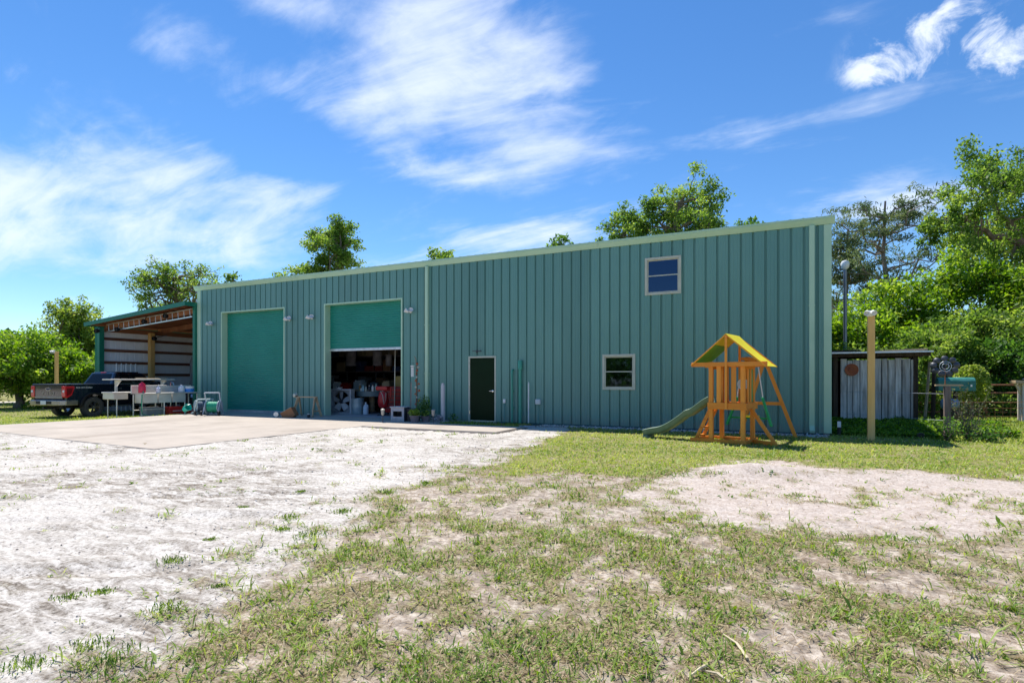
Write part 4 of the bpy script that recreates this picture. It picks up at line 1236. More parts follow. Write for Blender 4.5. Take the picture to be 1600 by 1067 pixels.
lamp_post(gx, gy, -.1, 3.07, .145, 'tall yellow timber post with white light near the plank shed')
gx, gy = at_depth(88.5, 29.0)
lamp_post(gx, gy, -.25, 3.12, .14, 'yellow timber post with white light behind the pickup')

# ------------------------------------------------------------------ wheels and vehicles
def wheel(parent, x, y, r, w, side, rim=.62):
    wn = bpy.data.objects.new('wheel', None)
    t = MB()
    t.lathe([(r * rim, -w * .42), (r * .80, -w * .5), (r * .95, -w * .46), (r, -w * .34), (r, w * .34), (r * .95, w * .46), (r * .80, w * .5), (r * rim, w * .42), (r * rim * .98, 0)], (x, y, r), 'y', 32, True)
    tyre = t.build('wheel', RUBBER, parent, True)
    k = MB()
    k.lathe([(r * rim, -w * .40), (r * rim * .99, w * .40), (r * rim * .93, w * .40), (r * rim * .90, -w * .1), (r * rim * .9, -w * .40)], (x, y, r), 'y', 28, True) if side > 0 else \
        k.lathe([(r * rim, w * .40), (r * rim * .99, -w * .40), (r * rim * .93, -w * .40), (r * rim * .90, w * .1), (r * rim * .9, w * .40)], (x, y, r), 'y', 28, True)
    k.build('rim', GUNM, tyre, True)
    yo = y + side * w * .30
    for q in range(6):
        a = q * math.pi / 3 + .2
        for da in (-.13, .13):
            s = MB(); s.beam((x + .05 * math.cos(a), yo, r + .05 * math.sin(a)), (x + r * rim * .92 * math.cos(a + da), yo + side * .005, r + r * rim * .92 * math.sin(a + da)), .035, .045, (0, 1, 0))
            s.build('spoke', STEELD, tyre)
    h = MB(); h.lathe([(.06, -.02), (.06, .03), (.04, .045)], (x, yo, r), 'y', 14); h.build('hub', GUNM, tyre, True)
    tb = MB(); 
    for q in range(40):   # tread blocks
        a = q * 2 * math.pi / 40
        for yy in (-.3, .3):
            p = (x + r * .995 * math.cos(a + yy * .1), y + yy * w, r + r * .995 * math.sin(a + yy * .1))
            tb.beam((p[0] - .03 * math.sin(a), p[1], p[2] + .03 * math.cos(a)), (p[0] + .03 * math.sin(a), p[1], p[2] - .03 * math.cos(a)), w * .3, .022, (math.cos(a), 0, math.sin(a)))
    tb.build('tread', RUBBER, tyre)['kind'] = 'stuff'
def arch(cx, r, z0, n=10, r2=None):
    # wheel arch points going from front (larger x) to rear at height z0
    pts = []
    for k in range(n + 1):
        t = math.pi * k / n
        pts.append((cx - r * math.cos(t) * 1.0, max(z0, z0 + r * math.sin(t))))
    return pts
def loft(mb, secs):
    n = len(secs[0]); vs = [p for s in secs for p in s]; fs = []
    for i in range(len(secs) - 1):
        for k in range(n): fs.append((i * n + k, i * n + (k + 1) % n, (i + 1) * n + (k + 1) % n, (i + 1) * n + k))
    fs += [tuple(range(n)), tuple(range((len(secs) - 1) * n, len(secs) * n))]
    mb.add(vs, fs)

def pickup(loc, rz, lab, text=True):
    T = thing('pickup_truck', lab, 'pickup truck', loc, rz)
    # local: +x forward, origin at rear bumper centre on ground. length 5.9, width 2.03
    Wd = 1.0
    RW, FWx, WR = 1.22, 4.93, .425
    zs = .60
    body = [(0.10, .62), (RW - .56, .60)] + [(RW - .52 * math.cos(t), .52 + .50 * math.sin(t)) for t in np.linspace(0.15, math.pi - .15, 11)] + [(RW + .56, .55), (FWx - .56, .55)] + \
           [(FWx - .52 * math.cos(t), .52 + .50 * math.sin(t)) for t in np.linspace(.15, math.pi - .15, 11)] + [(5.55, .58), (5.80, .66), (5.82, 1.05), (5.74, 1.22), (5.55, 1.28), (4.55, 1.34), (4.20, 1.36), (2.05, 1.40), (2.02, 1.43), (.07, 1.43), (.05, 1.0)]
    # bed sides and cab sides are two skins, floor and ends close them
    for s in (-1, 1):
        mb = MB(); mb.prism(body, s * (Wd - .10), s * Wd, 'xz')
        mb.build('body_side', BPAINT, T, bevel=.022)
    mb = MB(); mb.box(.12, 2.05, -.9, .9, .72, .80); mb.build('bed_floor', BLACKP, T)
    mb = MB(); mb.box(2.04, 2.10, -.9, .9, .7, 1.38); mb.build('bulkhead', BPAINT, T)
    mb = MB(); mb.box(.10, 2.06, -.90, .90, 1.385, 1.425); mb.build('bed_cover', BLACKP, T, bevel=.01)
    mb = MB(); mb.box(2.0, 5.6, -.89, .89, .42, .56); mb.build('underbody', BLACKP, T)
    mb = MB(); mb.box(.3, 5.4, -.45, .45, .40, .55); mb.build('chassis', BLACKP, T)
    # hood
    mb = MB(); loft(mb, [[(4.30, y * .88, 1.33 + .10 * (1 - y * y)) for y in np.linspace(-1, 1, 9)] + [(4.30, .9, .7), (4.30, -.9, .7)],
                         [(5.3, y * .87, 1.27 + .08 * (1 - y * y)) for y in np.linspace(-1, 1, 9)] + [(5.3, .89, .7), (5.3, -.89, .7)],
                         [(5.76, y * .84, 1.18 + .03 * (1 - y * y)) for y in np.linspace(-1, 1, 9)] + [(5.8, .86, .7), (5.8, -.86, .7)]])
    mb.build('hood', BPAINT, T, True)
    # greenhouse
    def ring(x, hw, z): return [(x, -hw, z), (x, hw, z)]
    z0, z1 = 1.37, 1.93
    base = [(2.06, -.93), (4.42, -.93), (4.42, .93), (2.06, .93)]
    top = [(2.36, -.72), (3.62, -.72), (3.62, .72), (2.36, .72)]
    mb = MB(); vs = [(x, y, z0) for x, y in base] + [(x, y, z1) for x, y in top]
    mb.add(vs, [(3, 2, 1, 0), (4, 5, 6, 7), (0, 1, 5, 4), (1, 2, 6, 5), (2, 3, 7, 6), (3, 0, 4, 7)])
    cab = mb.build('cab', BPAINT, T, bevel=.05)
    mb = MB(); mb.prism([(2.42, -.66), (3.56, -.66), (3.56, .66), (2.42, .66)], z1 - .005, z1 + .035, 'xy'); mb.build('roof', BPAINT, T, bevel=.03)
    def quad_on(face, u0, u1, v0, v1, off, name, mat, par, th=.012):
        a, b, c, d = [Vector(p) for p in face]          # a,b bottom, c,d top (d above a)
        def P(u, v): return (a * (1 - u) + b * u) * (1 - v) + (d * (1 - u) + c * u) * v
        nrm = (b - a).cross(d - a).normalized()
        pts = [P(u0, v0), P(u1, v0), P(u1 - .02, v1), P(u0 + .02, v1)]
        m = MB(); m.add([p + nrm * off for p in pts] + [p + nrm * (off - th) for p in pts], [(0, 1, 2, 3), (7, 6, 5, 4), (0, 4, 5, 1), (1, 5, 6, 2), (2, 6, 7, 3), (3, 7, 4, 0)])
        return m.build(name, mat, par)
    V = lambda i: vs[i]
    right = (V(0), V(1), V(5), V(4)); left = (V(2), V(3), V(7), V(6)); rear = (V(3), V(0), V(4), V(7)); frontf = (V(1), V(2), V(6), V(5))
    quad_on(rear, .08, .92, .12, .90, .004, 'rear_window', CARGLASS, cab)
    quad_on(frontf, .06, .94, .08, .92, .004, 'windscreen', CARGLASS, cab)
    for f, rev in ((right, False), (left, True)):
        for (u0, u1) in ((.17, .45), (.50, .80)):
            if rev: u0, u1 = 1 - u1, 1 - u0
            w = quad_on(f, u0, u1, .14, .88, .004, 'side_window', CARGLASS, cab)
        # grey trims round the glass
        a = .15 if not rev else .18
        quad_on(f, a, a + .67, .05, .09, .006, 'window_trim', GUNM, cab)
    for s in (-1, 1):
        for (xa, xb) in ((2.12, 3.12), (3.16, 4.22)):
            mb = MB(); mb.box(xa, xb, s * (Wd + .001) - .008, s * (Wd + .001) + .008, .60, 1.33); d = mb.build('door', BPAINT, T, bevel=.012)
            mb = MB(); mb.box(xa + .1, xa + .34, s * (Wd + .018) - .012, s * (Wd + .018) + .012, 1.20, 1.24); mb.build('handle', GUNM, d, bevel=.006)
        mb = MB(); mb.box(4.05, 4.22, s * 1.02 - .05, s * 1.26, 1.32, 1.52) if s > 0 else mb.box(4.05, 4.22, -1.26, -1.0, 1.32, 1.52); mb.build('mirror', BLACKP, T, bevel=.03)
        mb = MB(); mb.box(2.0, 4.35, s * 1.0 - .09, s * 1.0 + .09, .42, .48); mb.build('running_board', GUNM, T, bevel=.02)
        for cx in (RW, FWx):    # flares
            pts = [(cx - .60 * math.cos(t), .50 + .57 * math.sin(t)) for t in np.linspace(0.0, math.pi, 14)]
            inn = [(cx - .50 * math.cos(t), .50 + .48 * math.sin(t)) for t in np.linspace(math.pi, 0.0, 14)]
            mb = MB(); mb.prism(pts + inn, s * (Wd - .06), s * (Wd + .055), 'xz'); mb.build('wheel_flare', BLACKP, T, bevel=.012)
            mb = MB(); mb.prism([(cx - .50, .45)] + [(cx - .50 * math.cos(t), .5 + .48 * math.sin(t)) for t in np.linspace(0, math.pi, 12)] + [(cx + .50, .45)], s * (Wd - .5), s * (Wd - .42), 'xz'); mb.build('wheel_well', BLACKP, T)
        for cx in (RW, FWx): wheel(T, cx, s * (Wd - .13), WR, .30, s)
    # tailgate
    mb = MB(); mb.box(.045, .12, -.83, .83, .80, 1.42); tg = mb.build('tailgate', BPAINT, T, bevel=.02)
    mb = MB(); mb.box(.020, .05, -.82, .82, 1.33, 1.425); mb.build('tailgate_lip', BLACKP, tg, bevel=.012)
    mb = MB(); mb.box(.030, .05, -.80, .80, .84, .90); mb.build('tailgate_strip', GUNM, tg, bevel=.008)
    # oval emblem
    mb = MB(); mb.prism([(.155 * math.cos(t), 1.21 + .062 * math.sin(t)) for t in np.linspace(0, 2 * math.pi, 24, endpoint=False)], .026, .046, 'yz'); em = mb.build('emblem', CHROME, tg)
    mb = MB(); mb.prism([(.135 * math.cos(t), 1.21 + .046 * math.sin(t)) for t in np.linspace(0, 2 * math.pi, 24, endpoint=False)], .022, .027, 'yz'); mb.build('emblem_field', BLUEP, em) if False else mb.build('emblem_field', pmat('emblem_navy', (.02, .03, .1), None, 3, .3), em)
    me = text_mesh('F-150', .21, .006); lt = bpy.data.objects.new('lettering', me); COL.objects.link(lt); lt.parent = tg
    me.materials.append(GUNM); lt.scale = (1.5, .85, 1); lt.location = (.038, 0, 1.03); lt.rotation_euler = (math.pi / 2, 0, -math.pi / 2)
    for s in (-1, 1):
        mb = MB(); mb.prism([(.02, .90), (.10, .84), (.30, .96), (.42, 1.30), (.36, 1.34), (.02, 1.34)], s * .80, s * 1.012, 'xz')
        tl = mb.build('tail_light', REDL, T, bevel=.015)
        mb = MB(); mb.cbox((.012, s * .93, 1.12), (.02, .10, .10)); mb.build('reverse_lens', WHITEP, tl, bevel=.01)
        mb = MB(); mb.prism([(.09, .93), (.26, 1.02), (.33, 1.24), (.09, 1.24)], s * 1.011, s * 1.018, 'xz'); mb.build('lamp_core', pmat('dark_red_lamp', (.2, .005, .008), None, 4, .2), tl)
    if text:
        me = text_mesh('FX4 OFF ROAD', .10, .002); lt = bpy.data.objects.new('lettering', me); COL.objects.link(lt); lt.parent = T
        me.materials.append(WHITEP); lt.location = (.80, -Wd - .006, 1.27); lt.rotation_euler = (math.pi / 2, 0, 0)
    # bumper, plate, hitch, third brake light
    mb = MB(); mb.prism([(-.10, -.88), (-.14, -.5), (-.14, .5), (-.10, .88), (.06, 1.02), (.55, 1.02), (.55, .96), (.16, .92), (.12, -.92), (.55, -.96), (.55, -1.02), (.06, -1.02)], .54, .76, 'xy')
    bu = mb.build('bumper', GUNM, T, bevel=.03)
    mb = MB(); mb.box(-.150, -.142, -.45, .45, .60, .72); mb.build('step_pad', BLACKP, bu)
    mb = MB(); mb.box(-.162, -.151, -.16, .16, .585, .735); mb.build('licence_plate', WHITEP, bu)
    mb = MB(); mb.box(-.16, .3, -.04, .04, .40, .48); mb.build('hitch', BLACKP, bu)
    mb = MB(); mb.box(2.355, 2.40, -.16, .16, 1.90, 1.955); mb.build('brake_light', REDL, cab, bevel=.01)
    return T
C = cam2w((100.5 - 800) / FPX * 22.7, 22.7)
hd = Vector((cS * math.sin(math.radians(17.5)) - sS * math.cos(math.radians(17.5)), sS * math.sin(math.radians(17.5)) + cS * math.cos(math.radians(17.5)), 0))
rt = Vector((hd.y, -hd.x, 0))
ctr = Vector((C[0], C[1], 0)) - rt * 1.0
pk = pickup((ctr.x, ctr.y, -.205), math.atan2(hd.y, hd.x), 'black four-door pickup truck with red tail lights, seen from behind')
pk.scale = (.98, 1.0, 1.0)

def suv(loc, rz, lab):
    T = thing('parked_suv', lab, 'car', loc, rz)      # +x forward, origin at front bumper centre, body runs to -x
    L = 4.9; FX, RX, WR = -.95, -3.85, .39
    prof = [(-.0, .45), (-.02, .75), (-.10, 1.0), (-.9, 1.12), (-1.25, 1.18), (-1.95, 1.78), (-2.4, 1.86), (-4.2, 1.84), (-4.65, 1.72), (-4.85, 1.15), (-4.9, .6), (-4.85, .42), (RX - .46, .42)]
    prof += [(RX - .44 * math.cos(t), .42 + .42 * math.sin(t)) for t in np.linspace(0, math.pi, 9)] + [(FX - .46, .40)] + [(FX - .44 * math.cos(t), .42 + .42 * math.sin(t)) for t in np.linspace(0, math.pi, 9)]
    mb = MB(); mb.prism(prof, -.95, .95, 'xz')
    mb.build('body', BPAINT, T, bevel=.05)
    for s in (-1, 1):
        mb = MB(); mb.prism([(-1.45, 1.2), (-2.05, 1.72), (-2.9, 1.76), (-2.9, 1.2)], s * .945, s * .955, 'xz'); mb.build('side_window', CARGLASS, T)
        mb = MB(); mb.prism([(-2.98, 1.2), (-2.98, 1.76), (-4.2, 1.72), (-4.4, 1.2)], s * .945, s * .955, 'xz'); mb.build('side_window', CARGLASS, T)
        mb = MB(); mb.prism([(-.02, .78), (-.02, .92), (-.42, 1.0), (-.38, .84)], s * .60, s * .96, 'xz'); mb.build('headlight', pmat('headlight_glass', (.35, .5, .7), None, 4, .1, spec=.8), T, bevel=.02)
        for cx in (FX, RX): wheel(T, cx, s * .84, WR, .25, s, .66)
        mb = MB(); mb.box(-1.65, -1.5, s * 1.0 - .07, s * 1.0 + .07, 1.12, 1.27); mb.build('mirror', BLACKP, T, bevel=.03)
    mb = MB(); mb.add([(-1.27, -.8, 1.20), (-1.27, .8, 1.20), (-1.93, .7, 1.77), (-1.93, -.7, 1.77)], [(0, 1, 2, 3)]); mb.xf(Matrix.Translation((.012, 0, .012))); mb.build('windscreen', CARGLASS, T)
    mb = MB(); mb.box(-.03, .012, -.55, .55, .55, .9); mb.build('grille', BLACKP, T, bevel=.02)
    return T
suv((-25.2, 16.75, -.21), -math.pi / 2, 'black car parked nose out in the carport behind the steel sinks')
# enclosed trailer
tr = thing('cargo_trailer', 'silver round-nosed trailer parked at the back of the carport', 'trailer', (-27.75, 19.6, -.2))
mb = MB()
prof = [(0, .5), (0.0, 2.6), (.25, 3.2), (.8, 3.55), (5.5, 3.6), (5.5, .5)]
mb.prism(prof, -1.15, 1.15, 'yz'); b = mb.build('body', pmat('silver_panel', (.42, .46, .5), (.5, .54, .58), 3, .25, .7), tr, True, bevel=.12)
mb = MB(); mb.box(-1.17, -1.12, .3, 5.4, 3.3, 3.62); mb.build('roof_edge', BLACKP, tr)
for s in (-1, 1):
    mb = MB(); mb.lathe([(.2, -.1), (.36, -.1), (.36, .1), (.2, .1)], (s * 1.0, 3.0, .36), 'x', 20); mb.build('wheel', RUBBER, tr, True)
mb = MB(); mb.beam((0, 0, .45), (0, -.9, .45), .1, .1); mb.build('tow_bar', STEELD, tr)
# white rack by the carport wall
rk = thing('pipe_rack', 'white upright pipe rack against the carport wall behind the pickup', 'rack', (-29.9, 17.0, -.2))
for k in range(5):
    mb = MB(); mb.path([(0, -.5 + k * .23, 0), (0, -.5 + k * .23, 2.42)], .025, 8); mb.build('upright', WHITEP, rk)
for z in (.4, 1.6):
    mb = MB(); mb.path([(0, -.55, z), (0, .5, z)], .02, 8); mb.build('crossbar', WHITEP, rk)

# ------------------------------------------------------------------ steel sink tables
sk = thing('sink_table', 'stainless three-basin sink table standing at the pad edge by the carport', 'sink', (-22.75, 14.45, -.10))
# local: x towards the pad, y along the length
H0 = .93
def tube(par, name, p, q, r, mat=STAIN):
    mb = MB(); mb.path([p, q], r, 10); return mb.build(name, mat, par, True)
for yy in (-1.12, -.25, .62, 1.16):
    for xx in (-.28, .28): tube(sk, 'leg', (xx, yy, 0), (xx, yy, H0 - .02), .024)
tube(sk, 'leg_brace', (.28, .62, .28), (.28, 1.16, .28), .018); tube(sk, 'leg_brace', (.28, -1.12, .33), (.28, -.25, .33), .018); tube(sk, 'leg_brace', (-.28, -1.12, .28), (-.28, 1.16, .28), .018)
for k in range(3):
    y0 = -1.06 + k * .57; y1 = y0 + .53
    mb = MB()
    mb.box(-.30, -.285, y0, y1, H0 - .36, H0); mb.box(.285, .30, y0, y1, H0 - .36, H0); mb.box(-.285, .285, y0, y0 + .015, H0 - .36, H0); mb.box(-.285, .285, y1 - .015, y1, H0 - .36, H0); mb.box(-.285, .285, y0 + .015, y1 - .015, H0 - .36, H0 - .345)
    mb.build('basin', STAIN, sk)
mb = MB(); mb.box(-.34, .34, .66, 1.30, H0, H0 + .03); mb.build('drainboard', STAIN, sk, bevel=.01)
mb = MB(); mb.box(.29, .36, -1.18, 1.30, H0 + .001, H0 + .05); mb.build('front_rim', STAIN, sk, bevel=.015)
mb = MB(); mb.box(-.36, -.31, -1.18, 1.30, H0, H0 + .34); mb.build('backsplash', STAIN, sk, bevel=.01)
mb = MB(); mb.path([(-.25, .35, H0 + .3), (-.22, .35, H0 + .46), (-.08, .35, H0 + .44), (-.02, .35, H0 + .33)], .014, 8); mb.build('faucet', CHROME, sk, True)
sh = thing('prep_table', 'stainless prep table with raised overshelf behind the sink table', 'table', (-23.75, 14.1, -.12))
for yy in (-1.15, 1.0):
    for xx in (-.3, .3): tube(sh, 'leg', (xx, yy, 0), (xx, yy, .98), .022)
mb = MB(); mb.box(-.38, .38, -1.35, 1.2, .98, 1.03); mb.build('table_top', STAIN, sh, bevel=.012)
mb = MB(); mb.box(-.38, .34, -1.30, -.75, .74, .979); mb.build('side_basin', STAIN, sh, bevel=.02)
for yy in (-.85, 1.0):
    mb = MB(); mb.box(-.32, -.26, yy - .04, yy + .04, 1.03, 1.50); mb.build('shelf_post', STAIN, sh)
    mb = MB(); mb.prism([(-.26, 1.24), (-.26, 1.50), (.06, 1.50)], yy - .02, yy + .02, 'xz'); mb.build('shelf_bracket', STAIN, sh)
mb = MB(); mb.box(-.42, .16, -1.30, 1.30, 1.50, 1.55); mb.build('overshelf', STAIN, sh, bevel=.01)
mb = MB(); mb.box(-.3, .05, -.1, 1.0, 1.551, 1.60); tag(mb.xf(Matrix.Translation((-23.75, 14.1, -.12))).build('lumber_plank', OLDPINE, bevel=.006), 'weathered board lying on the steel overshelf', 'board')
def jug(x, y, z, w, h, mat, lab, name='water_jug', capm=WHITEP):
    t = thing(name, lab, 'jug', (x, y, z))
    mb = MB(); mb.lathe([(w * .46, 0), (w * .5, .02), (w * .5, h * .62), (w * .34, h * .8), (w * .14, h * .9), (w * .14, h)], (0, 0, 0), 'z', 16); mb.build('body', mat, t, True)
    mb = MB(); mb.lathe([(w * .17, h * .97), (w * .17, h * 1.06)], (0, 0, 0), 'z', 12); mb.build('cap', capm, t, True)
    mb = MB(); mb.path([(w * .12, 0, h * .86), (w * .45, 0, h * .85), (w * .55, 0, h * .6)], w * .06, 6); mb.build('handle', mat, t, True)
jug(-22.62, 13.42, .88, .26, .44, PINKP, 'crimson jug on the left end of the sink table', capm=BLACKP)
jug(-22.66, 15.05, .88, .24, .30, WHITEP, 'white jug standing on the sink drainboard')
t = thing('wash_tub', 'small tub with blue liquid on the sink drainboard', 'tub', (-22.6, 15.35, .86))
mb = MB(); mb.lathe([(.16, 0), (.19, .26), (.175, .26), (.15, .02)], (0, 0, 0), 'z', 18); mb.build('tub', WHITEP, t, True)
mb = MB(); mb.lathe([(.164, .015), (.180, .15)], (0, 0, 0), 'z', 18); mb.xf(Matrix.Scale(1.06, 4)); mb.build('label_band', BLUEP, t, True)
t = thing('soap_bottle', 'pale pump bottle on the sink rim', 'bottle', (-22.44, 13.95, .88))
mb = MB(); mb.lathe([(.07, 0), (.08, .02), (.08, .17), (.03, .22), (.02, .26)], (0, 0, 0), 'z', 14); mb.build('bottle', pmat('pale_lilac', (.6, .65, .8), None, 4, .3), t, True)
mb = MB(); mb.path([(0, 0, .25), (0, 0, .31), (.05, 0, .31)], .012, 6); mb.build('pump', WHITEP, t)
def cooler(x, y, z, w, d, h, lab):
    t = thing('red_cooler', lab, 'cooler', (x, y, z), 0, 'red coolers under the sinks')
    mb = MB(); mb.box(-d / 2, d / 2, -w / 2, w / 2, 0, h * .74); mb.build('body', REDP, t, bevel=.03)
    mb = MB(); mb.box(-d / 2 - .012, d / 2 + .012, -w / 2 - .012, w / 2 + .012, h * .745, h); mb.build('lid', REDP, t, bevel=.03)
    mb = MB(); mb.box(d / 2, d / 2 + .03, -w * .3, w * .3, h * .5, h * .56); mb.build('handle', WHITEP, t, bevel=.008)
cooler(-22.7, 14.75, -.09, .62, .4, .38, 'larger red cooler on the ground under the sinks')
cooler(-22.75, 15.38, -.09, .42, .36, .36, 'smaller red cooler under the right end of the sinks')
t = thing('grey_crate', 'dull grey crate on the ground under the left basin', 'crate', (-22.85, 13.95, -.09))
mb = MB(); mb.box(-.22, .22, -.36, .36, 0, .34); mb.build('body', pmat('grey_crate_plastic', (.32, .32, .32), None, 5, .6), t, bevel=.02)
mb = MB(); mb.box(-.24, .24, -.38, .38, .341, .38); mb.build('lid', pmat('grey_crate_lid', (.26, .26, .27), None, 5, .6), t, bevel=.01)
mb = MB(); mb.path([(-22.5, 13.4, .95), (-22.42, 13.3, .80), (-22.42, 13.28, .4), (-22.45, 13.32, .05), (-22.3, 13.5, -.03), (-22.1, 13.9, -.03), (-22.25, 14.4, -.03), (-22.1, 14.9, -.03), (-22.2, 15.6, -.03), (-22.0, 15.9, -.02)], .018, 8)
tag(mb.build('garden_hose', HOSEG, None, True), 'green garden hose hanging from the sink and running along the ground', 'hose')

# ------------------------------------------------------------------ hose reels by the left corner
def hose_reel(loc, rz, hosemat, framemat, lab, low):
    t = thing('hose_reel', lab, 'hose reel', loc, rz, 'hose reels by the left corner')
    R = .21
    for k in range(6):
        mb = MB(); mb.lathe([(R * .72, -.03), (R * .95, -.035), (R * 1.02, 0), (R * .95, .035), (R * .72, .03)], (0, -.16 + k * .065, .32), 'y', 20, True); mb.build('hose_coil', hosemat, t, True)
    for s in (-1, 1):
        mb = MB(); mb.lathe([(.02, -.012), (R * 1.25, -.012), (R * 1.25, .012), (.02, .012)], (0, s * .24, .32), 'y', 22); mb.build('flange', framemat, t, True)
        pts = [(-.30, s * .28, .03), (-.12, s * .28, .22), (.06, s * .28, .62), (.14, s * .28, .88)] if not low else [(-.45, s * .28, .05), (-.05, s * .28, .10), (.25, s * .28, .45), (.45, s * .28, .62)]
        mb = MB(); mb.path(pts, .026, 8); mb.build('frame', framemat, t, True)
        mb = MB(); mb.path([(.05, s * .28, .55), (.30, s * .28, .03)] if not low else [(.1, s * .28, .2), (.3, s * .28, .03)], .024, 8); mb.build('leg', framemat, t, True)
        mb = MB(); mb.lathe([(.02, -.03), (.09, -.03), (.09, .03), (.02, .03)], (.28, s * .33, .09), 'y', 16); mb.build('wheel', BLACKP, t, True)
    e = (.14, .88) if not low else (.45, .62)
    mb = MB(); mb.path([(e[0], -.28, e[1]), (e[0], .28, e[1])], .026, 8); mb.build('handle', framemat, t, True)
    mb = MB(); mb.box(-.34, -.26, -.30, .30, .0, .05); mb.build('foot', framemat, t, bevel=.01)
gx, gy = on_ground(334, 648.5, 0.0)
hose_reel((gx, gy, .005), math.radians(-62), HOSEG, pmat('pale_grey_plastic', (.5, .56, .62), None, 4, .5), 'upright pale grey hose reel cart by the closed roller door', False)
gx, gy = on_ground(316, 647.5, 0.0)
hose_reel((gx, gy, .005), math.radians(-20), SLATEB, pmat('mist_plastic', (.45, .58, .6), None, 4, .5), 'tipped dark hose reel in front of the left corner trim', True)
t = thing('green_bucket', 'bright aqua bucket lying beside the tipped hose reel', 'bucket', (gx - .62, gy - .25, .24))
mb = MB(); mb.lathe([(.10, -.12), (.15, .14), (.14, .14), (.09, -.10)], (0, 0, 0), 'z', 16); mb.xf(Matrix.Rotation(1.1, 4, 'Y')); mb.build('pail', AQUA, t, True)
mb = MB(); mb.path([(.1, -.14, .1), (.22, -.1, .16), (.26, 0, .18), (.22, .1, .16), (.1, .14, .1)], .006, 6); mb.build('bail', GALV, t)

# ------------------------------------------------------------------ sawhorse, box, tins
sh2 = thing('sawhorse', 'rough wooden sawhorse on the apron between the two roller doors', 'sawhorse', (-16.05, 15.55, .005), math.radians(4))
board('top_beam', (-.48, 0, .74), (.48, 0, .74), .09, .045, OLDPINE, sh2)
for xx in (-.42, .42):
    for s in (-1, 1): board('leg', (xx * .95, s * .03, .73), (xx * 1.12, s * .24, .0), .04, .09, OLDPINE, sh2)
    board('gusset', (xx, -.08, .62), (xx, .08, .62), .02, .14, OLDPINE, sh2)
board('stretcher', (.47, -.18, .22), (.47, .18, .22), .03, .05, OLDPINE, sh2)
t = thing('work_lamp', 'small pale work lamp clamped on the left end of the sawhorse', 'lamp', (-16.62, 15.5, .80))
mb = MB(); mb.lathe([(.03, -.06), (.07, -.04), (.10, .05), (.09, .05)], (0, 0, 0), 'y', 14); mb.build('shade', CREAM, t, True)
mb = MB(); mb.box(.02, .12, -.03, .03, -.06, .0); mb.build('clamp', BLACKP, t)
t = thing('cardboard_box', 'brown cardboard box tilted against the sawhorse leg', 'box', (-16.35, 15.0, .12), math.radians(20))
mb = MB(); mb.box(-.24, .24, -.15, .15, -.17, .17); mb.xf(Matrix.Rotation(-.5, 4, 'Y')); mb.build('body', CARDB, t, bevel=.008)
mb = MB(); mb.box(-.245, .245, -.155, .155, .16, .175); mb.xf(Matrix.Rotation(-.5, 4, 'Y')); mb.build('flap', OLDPINE, t)
t = thing('paint_can', 'small metal can lying beside the brown box', 'can', (-16.95, 14.95, .1), math.radians(30))
mb = MB(); mb.lathe([(.09, -.1), (.095, -.095), (.095, .095), (.09, .1)], (0, 0, 0), 'y', 16); mb.build('can', GALV, t, True)
mb = MB(); mb.lathe([(.08, .1), (.08, .108)], (0, 0, 0), 'y', 16); mb.build('lid', STEELD, t, True)
t = thing('small_jar', 'small dark jar at the right foot of the sawhorse', 'jar', (-15.55, 15.15, .005))
mb = MB(); mb.lathe([(.05, 0), (.055, .01), (.055, .10), (.04, .12)], (0, 0, 0), 'z', 12); mb.build('jar', BLACKP, t, True)
mb = MB(); mb.lathe([(.045, .12), (.045, .14)], (0, 0, 0), 'z', 12); mb.build('lid', WHITEP, t, True)

# ------------------------------------------------------------------ inside the open bay
def in_bay(px, d):                      # point on the workshop floor seen at photo column px, depth d
    return at_depth(px, d)
# square-framed barrel fan
gx, gy = at_depth(534, 22.7)
fan_ = thing('drum_fan', 'large square-framed shop fan standing just inside the open bay', 'fan', (gx, gy, .0), math.radians(8))
mb = MB()
for (a, b, p, q) in ((-.52, -.46, 0, 1.02), (.46, .52, 0, 1.02), (-.459, .459, 0, .05), (-.459, .459, .97, 1.02)): mb.box(a, b, -.14, .14, p, q)
FANP = pmat('fan_paint', (.42, .43, .45), (.5, .51, .53), 5, .5); mb.build('frame', FANP, fan_, bevel=.008)
n = 40; outer = []; 
vs = []; fs = []
for k in range(n):
    t = 2 * math.pi * (k + .5) / n
    c, s = math.cos(t), math.sin(t); m = max(abs(c), abs(s))
    vs += [(.46 * c / m, -.10, .51 + .46 * s / m), (.43 * c, -.08, .51 + .43 * s), (.41 * c, .10, .51 + .41 * s)]
for k in range(n):
    a, b = 3 * k, 3 * ((k + 1) % n)
    fs += [(a, b, b + 1, a + 1), (a + 1, b + 1, b + 2, a + 2)]
mb = MB(); mb.add(vs, fs); mb.build('shroud', pmat('fan_grey', (.2, .21, .23), (.28, .29, .31), 5, .6), fan_, True)
for k in range(5):
    a = k * 2 * math.pi / 5 + .35
    mb = MB()
    r0, r1 = .06, .39
    vs = []
    for r, w in ((r0, .05), (.2, .10), (r1, .12)):
        for s in (-1, 1):
            vs.append((r * math.cos(a) - s * w * math.sin(a), -.02 + s * .05, .51 + r * math.sin(a) + s * w * math.cos(a)))
    vs += [(v[0], v[1] + .006, v[2]) for v in vs]
    mb.add(vs, [(0, 1, 3, 2), (2, 3, 5, 4), (6, 8, 9, 7), (8, 10, 11, 9), (0, 2, 8, 6), (2, 4, 10, 8), (1, 7, 9, 3), (3, 9, 11, 5), (4, 5, 11, 10), (0, 6, 7, 1)])
    mb.build('blade', FANP, fan_)
mb = MB(); mb.lathe([(.09, -.06), (.09, .08), (.05, .1)], (0, 0, .51), 'y', 16); mb.build('hub', STEELD, fan_, True)
mb = MB(); mb.box(-.03, .03, .05, .09, .05, .97); mb.build('strut', STEELD, fan_)
